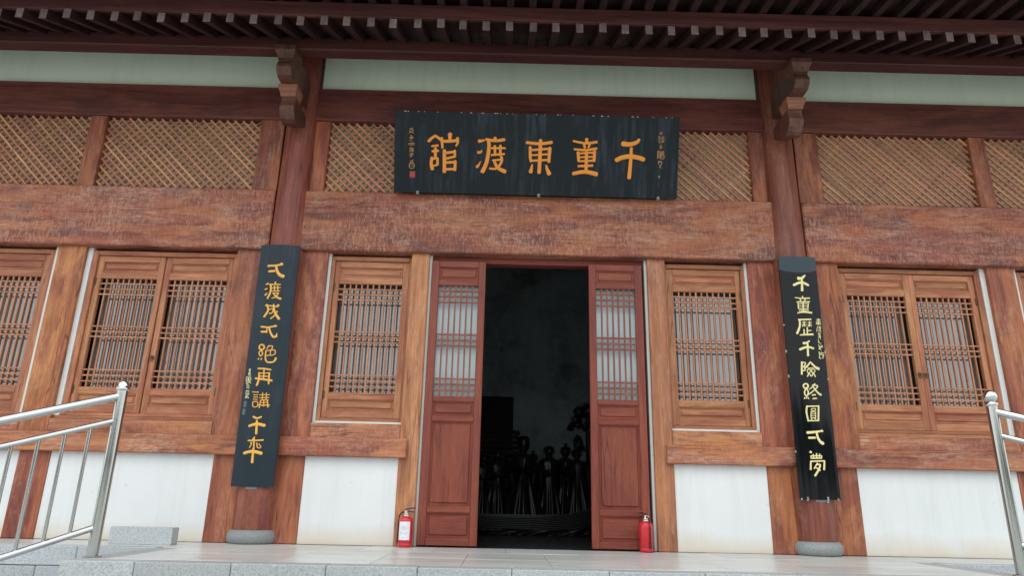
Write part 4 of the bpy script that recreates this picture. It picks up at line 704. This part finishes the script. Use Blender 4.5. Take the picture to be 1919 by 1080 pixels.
# ------------------------------------------------------------------ stainless steel railings
def railing(label, base, d, ztop, zmid, zlow, finial):
    root = empty('handrail', label, 'railing', (base[0], base[1], 0), 'steel railings at the head of the steps')
    d = Vector((d[0], d[1], 0)).normalized(); sl = -.356; L = 2.30
    def at(t, z): return (d.x*t, d.y*t, z+sl*t)
    def post(t, zb):
        bm = bmesh.new(); p = at(t, 0); h = ztop+.035+sl*t
        add_lathe(bm, [(.036, zb), (.036, h)], 20, (p[0], p[1], 0)); po = link('post', bm, M['steel'], root, smooth=False)
        for q in po.data.polygons: q.use_smooth = len(q.vertices) == 4
        bm = bmesh.new(); add_lathe(bm, [(.056, zb), (.056, zb+.010), (.038, zb+.014)], 20, (p[0], p[1], 0)); link('flange', bm, M['steel'], root)
        bm = bmesh.new(); z = h
        if finial == 'dome':
            pr = [(.036, z-.002), (.043, z+.002), (.046, z+.012), (.043, z+.022), (.034, z+.025), (.036, z+.035), (.034, z+.050), (.026, z+.062), (.014, z+.069), (.003, z+.071)]
        else:
            pr = [(.036, z-.002), (.041, z+.004), (.043, z+.014), (.040, z+.022), (.026, z+.028)] + [(.046*math.sin(math.radians(a)), z+.068-.046*math.cos(math.radians(a))) for a in range(35, 178, 13)]
        add_lathe(bm, pr, 24, (p[0], p[1], 0)); link('finial', bm, M['steel2'], root, smooth=True)
    post(0, 0); post(L, -1.05)
    for nm, z, r in (('top_rail', ztop, .027), ('middle_rail', zmid, .019), ('bottom_rail', zlow, .021)):
        bm = bmesh.new(); add_tube(bm, [at(.0, z), at(L, z)], r, 18); o = link(nm, bm, M['steel2'], root)
        for q in o.data.polygons: q.use_smooth = len(q.vertices) == 4
    t = .155
    while t < L-.06:
        bm = bmesh.new(); a, b = at(t, zlow), at(t, zmid); add_tube(bm, [a, b], .0115, 12); o = link('baluster', bm, M['steel'], root)
        for q in o.data.polygons: q.use_smooth = len(q.vertices) == 4
        t += .140
railing('steel railing left of the steps, its end post with a low dome cap', (-3.000, -1.738), (-.734, -.679), 1.062, .892, .189, 'dome')
railing('steel railing right of the steps, its end post with a ball finial', (3.155, -1.738), (.734, -.679), 1.090, .925, .205, 'ball')

# ------------------------------------------------------------------ dark bronze group inside the hall
def statue(label, x, y, z0, H, flare, ph, lean=0., hat='bun', turn=0., arm=(.60, .60)):
    root = empty('statue', label, 'statue', (x, y, z0), 'dark statues in the hall', (0, 0, turn))
    rs = random.Random(int(ph*100)); bm = bmesh.new(); seg = 60
    prof = [(0, flare, .30, .17), (.03, flare*.98, .30, .17), (.12, flare*.88, .27, .16), (.22, flare*.78, .24, .14), (.32, flare*.66, .21, .12), (.42, flare*.56, .18, .09), (.52, .118, .10, .05), (.56, .108, .10, .03), (.62, .125, .105, .05), (.72, .150, .11, .04), (.785, .155, .10, .02), (.815, .105, .08, 0),
            (.835, .05, .05, 0), (.86, .046, .05, 0), (.875, .062, .07, 0), (.905, .074, .086, 0), (.945, .076, .088, 0), (.975, .062, .074, 0), (.995, .03, .035, 0)]
    rings = []
    for t, a, bb, f in prof:
        a *= H; bb = min(bb, a/H*1.15)*H
        w = lambda q: 1+f*(.6*math.sin(9*q+ph+1.2*t)+.4*math.sin(17*q+2*ph-2*t))
        rings.append([bm.verts.new((a*math.cos(q)*w(q)+lean*t, bb*math.sin(q)*w(q), t*H)) for q in [math.tau*i/seg for i in range(seg)]])
    for a, c in zip(rings, rings[1:]):
        for i in range(seg): bm.faces.new((a[i], a[(i+1) % seg], c[(i+1) % seg], c[i]))
    bm.faces.new(rings[-1])
    for sd, za in ((-1, arm[0]), (1, arm[1])):          # wide sleeves
        ex = sd*(.03 if za < .7 else .24)*H+lean*za
        add_tube(bm, [(sd*.13*H+lean*.76, 0, .765*H), (sd*.175*H+lean*.7, -.04*H, (.66+.3*(za-.6))*H), (sd*.15*H+lean*za, -.11*H, (za-.015)*H), (ex, -.17*H, za*H)], .040*H, 12, r2=.052*H)
        add_tube(bm, [(ex, -.16*H, za*H), (ex+sd*.015*H, -.20*H, (za+.012)*H)], .020*H, 8)
        add_tube(bm, [(sd*.16*H+lean*.6, -.10*H, (za-.02)*H), (sd*.15*H, -.10*H, (za-.20)*H)], .05*H, 8, r2=.012*H)
    add_tube(bm, [(lean*.93, -.086*H, .935*H), (lean*.91, -.106*H, .905*H)], .009*H, 6)
    for sd in (-1, 1):
        add_tube(bm, [(sd*.073*H+lean*.92, 0, .935*H), (sd*.082*H+lean*.92, 0, .905*H)], .014*H, 6)
        add_tube(bm, [(sd*.018*H+lean*.92, -.083*H, .938*H), (sd*.042*H+lean*.92, -.072*H, .94*H)], .007*H, 6)
    add_tube(bm, [(-.02*H+lean*.9, -.084*H, .888*H), (.02*H+lean*.9, -.084*H, .888*H)], .006*H, 6)
    link('figure', bm, M['bronze'], root, smooth=True)
    bm = bmesh.new()
    pr = [(.080*H, .935*H), (.086*H, .955*H), (.076*H, .985*H), (.045*H, 1.005*H)]
    if hat == 'bun': pr += [(.02*H, 1.01*H), (.024*H, 1.02*H), (.030*H, 1.04*H), (.02*H, 1.06*H)]
    if hat == 'cap': pr = [(.085*H, .94*H), (.092*H, .95*H), (.088*H, 1.0*H), (.078*H, 1.07*H), (.05*H, 1.085*H)]
    add_lathe(bm, pr, 20, (lean*.95, .012*H, 0))
    if hat == 'tails':
        for sd in (-1, 1): bmesh.ops.create_icosphere(bm, subdivisions=2, radius=.030*H, matrix=Matrix.Translation((sd*.065*H+lean*.95, .01*H, .995*H)))
    link('hair', bm, M['bronze'], root, smooth=True)
statue('robed dark statue nearest the left door leaf, in front of the planked hull', -.42, 3.35, .25, .84, .25, .3, .03, 'tails', .3, (.60, .60))
statue('tallest robed dark statue in the middle of the doorway, overlapping the planked hull', -.03, 3.25, .25, .96, .26, 1.1, 0, 'cap', -.1, (.60, .60))
statue('slim dark statue right of the tallest one, its head against the grey wall', .34, 3.45, .25, .92, .18, 2.0, 0, 'plain', .2, (.60, .62))
statue('small dark statue second from the right door leaf, leaning to the right', .55, 3.6, .25, .93, .18, .7, .04, 'bun', -.3, (.62, .60))
statue('dark statue half hidden behind the right door leaf', .75, 3.35, .25, .88, .23, 2.7, -.03, 'bun', -.2, (.60, .78))
statue('low dark statue deep between the leftmost and the tallest statue', -.24, 3.75, .25, .80, .20, 1.7, .02, 'tails', .2)
statue('low dark statue deep between the tallest and the slim statue', .16, 3.85, .25, .84, .22, 2.3, -.03, 'bun', 0)
statue('bent dark statue partly cut off by the left door leaf', -.68, 3.25, .25, .78, .24, .9, .12, 'plain', .4, (.60, .60))
hull = empty('ship_hull', 'dark hull of long overlapping planks behind the statues on the left of the doorway', 'ship hull', (-.75, 4.0, 0))
for i in range(17):
    z = .30+.072*i; bm = bmesh.new(); n = 8
    top = []
    for j in range(n+1):
        t = j/n; x = -1.0+1.92*t-.02*i*(t > .95); y = .10-.16*math.sin(t*2.2)+.012*(i % 2)-.01*i
        dz = -.075*t+.05*(1-t)**2
        top.append((x, y, z+dz))
    vs = [[bm.verts.new((x, y, zz-.030)), bm.verts.new((x, y-.034, zz-.026)), bm.verts.new((x, y-.014, zz+.026)), bm.verts.new((x, y+.02, zz+.032))] for x, y, zz in top]
    for a, b in zip(vs, vs[1:]):
        for k in range(4): bm.faces.new((a[k], a[(k+1) % 4], b[(k+1) % 4], b[k]))
    bm.faces.new(vs[0]); bm.faces.new(list(reversed(vs[-1]))); bmesh.ops.recalc_face_normals(bm, faces=bm.faces)
    link('plank', bm, M['hullwood'], hull)
boat = empty('boat_base', 'dark low boat shaped base under the statues, rising towards the right door leaf', 'sculpture base', (0, 3.2, 0))
bm = bmesh.new()
add_prism(bm, [(-1.3, 0), (.35, 0), (.95, .12), (1.45, .38), (1.5, .52), (1.35, .50), (.75, .28), (.2, .25), (-1.3, .25)], 'Y', -.25, .55)
link('deck', bm, M['bronze'], boat)
for i in range(9):
    bm = bmesh.new(); z = .03+.022*i
    add_tube(bm, [(-1.25, -.27-.004*i, z), (.15, -.28, z+.005), (.62, -.29, z+.03+.004*i), (1.05, -.29, z+.14+.008*i), (1.42, -.28, z+.30+.01*i)], .011, 6); link('wale', bm, M['bronze'], boat, smooth=True)
wave = empty('wave_relief', 'dark relief of curling waves on the hall floor before the statues', 'sculpture', (.3, 2.75, 0))
for i in range(16):
    bm = bmesh.new(); r = random.Random(i); x = -1.0+.13*i; 
    add_tube(bm, [(x-.18, r.uniform(-.1, .1), .0), (x-.02, r.uniform(-.1, .1), .03+.03*r.random()), (x+.12, r.uniform(-.1, .1), .045+.03*r.random()), (x+.2, r.uniform(-.1, .1), .06)], .022, 8, r2=.012); link('wave_crest', bm, M['bronze'], wave, smooth=True)
cloud = empty('tree_relief', 'dark leafy tree relief against the back wall at the upper right of the doorway', 'relief', (.95, 4.7, 1.7))
r = random.Random(5)
for i in range(60):
    bm = bmesh.new(); a = r.uniform(0, math.tau); q = math.sqrt(r.random())
    x, z = .36*q*math.cos(a)+.16, .42*q*math.sin(a)-.12
    bmesh.ops.create_icosphere(bm, subdivisions=1, radius=r.uniform(.04, .085))
    for v in bm.verts: v.co = Vector((v.co.x*r.uniform(.7, 1.3), v.co.y*.6, v.co.z*r.uniform(.6, 1.2)))
    link('leaf_clump', bm, M['bronze'], cloud, (x, r.uniform(-.06, .04), z))
bm = bmesh.new(); add_tube(bm, [(.1, 0, -.2), (.12, -.02, -.6), (.08, 0, -1.1), (.1, 0, -1.68)], .045, 10, r2=.10); link('stem', bm, M['bronze'], cloud, smooth=True)

# ------------------------------------------------------------------ far trees across the plaza (seen only as reflections in glass and steel)
r = random.Random(21); bm = bmesh.new()
for i in range(30):
    cx, cy = -95+6.4*i+r.uniform(-2, 2), -46+r.uniform(-4, 4); ch, cr_ = r.uniform(4.6, 6.6), r.uniform(2.6, 3.8)
    add_lathe(bm, [(.35, -1.2), (.22, ch*.5)], 6, (cx, cy, 0))
    for k in range(230):
        d = Vector((r.gauss(0, 1), r.gauss(0, 1), r.gauss(0, 1))).normalized()*r.uniform(.55, 1.0)
        p = Vector((cx+d.x*cr_, cy+d.y*cr_, ch*.55+d.z*ch*.5)); s = r.uniform(.5, 1.1)
        a = Vector((r.gauss(0, 1), r.gauss(0, 1), r.gauss(0, 1))).normalized(); c = a.orthogonal().normalized()
        bm.faces.new([bm.verts.new(p+a*s), bm.verts.new(p+c*s*.7), bm.verts.new(p-a*s), bm.verts.new(p-c*s*.7)])
o = link('tree_belt', bm, M['leaf']); o['kind'] = 'stuff'; o['label'] = 'far belt of leafy trees across the plaza opposite the hall'; o['category'] = 'trees'
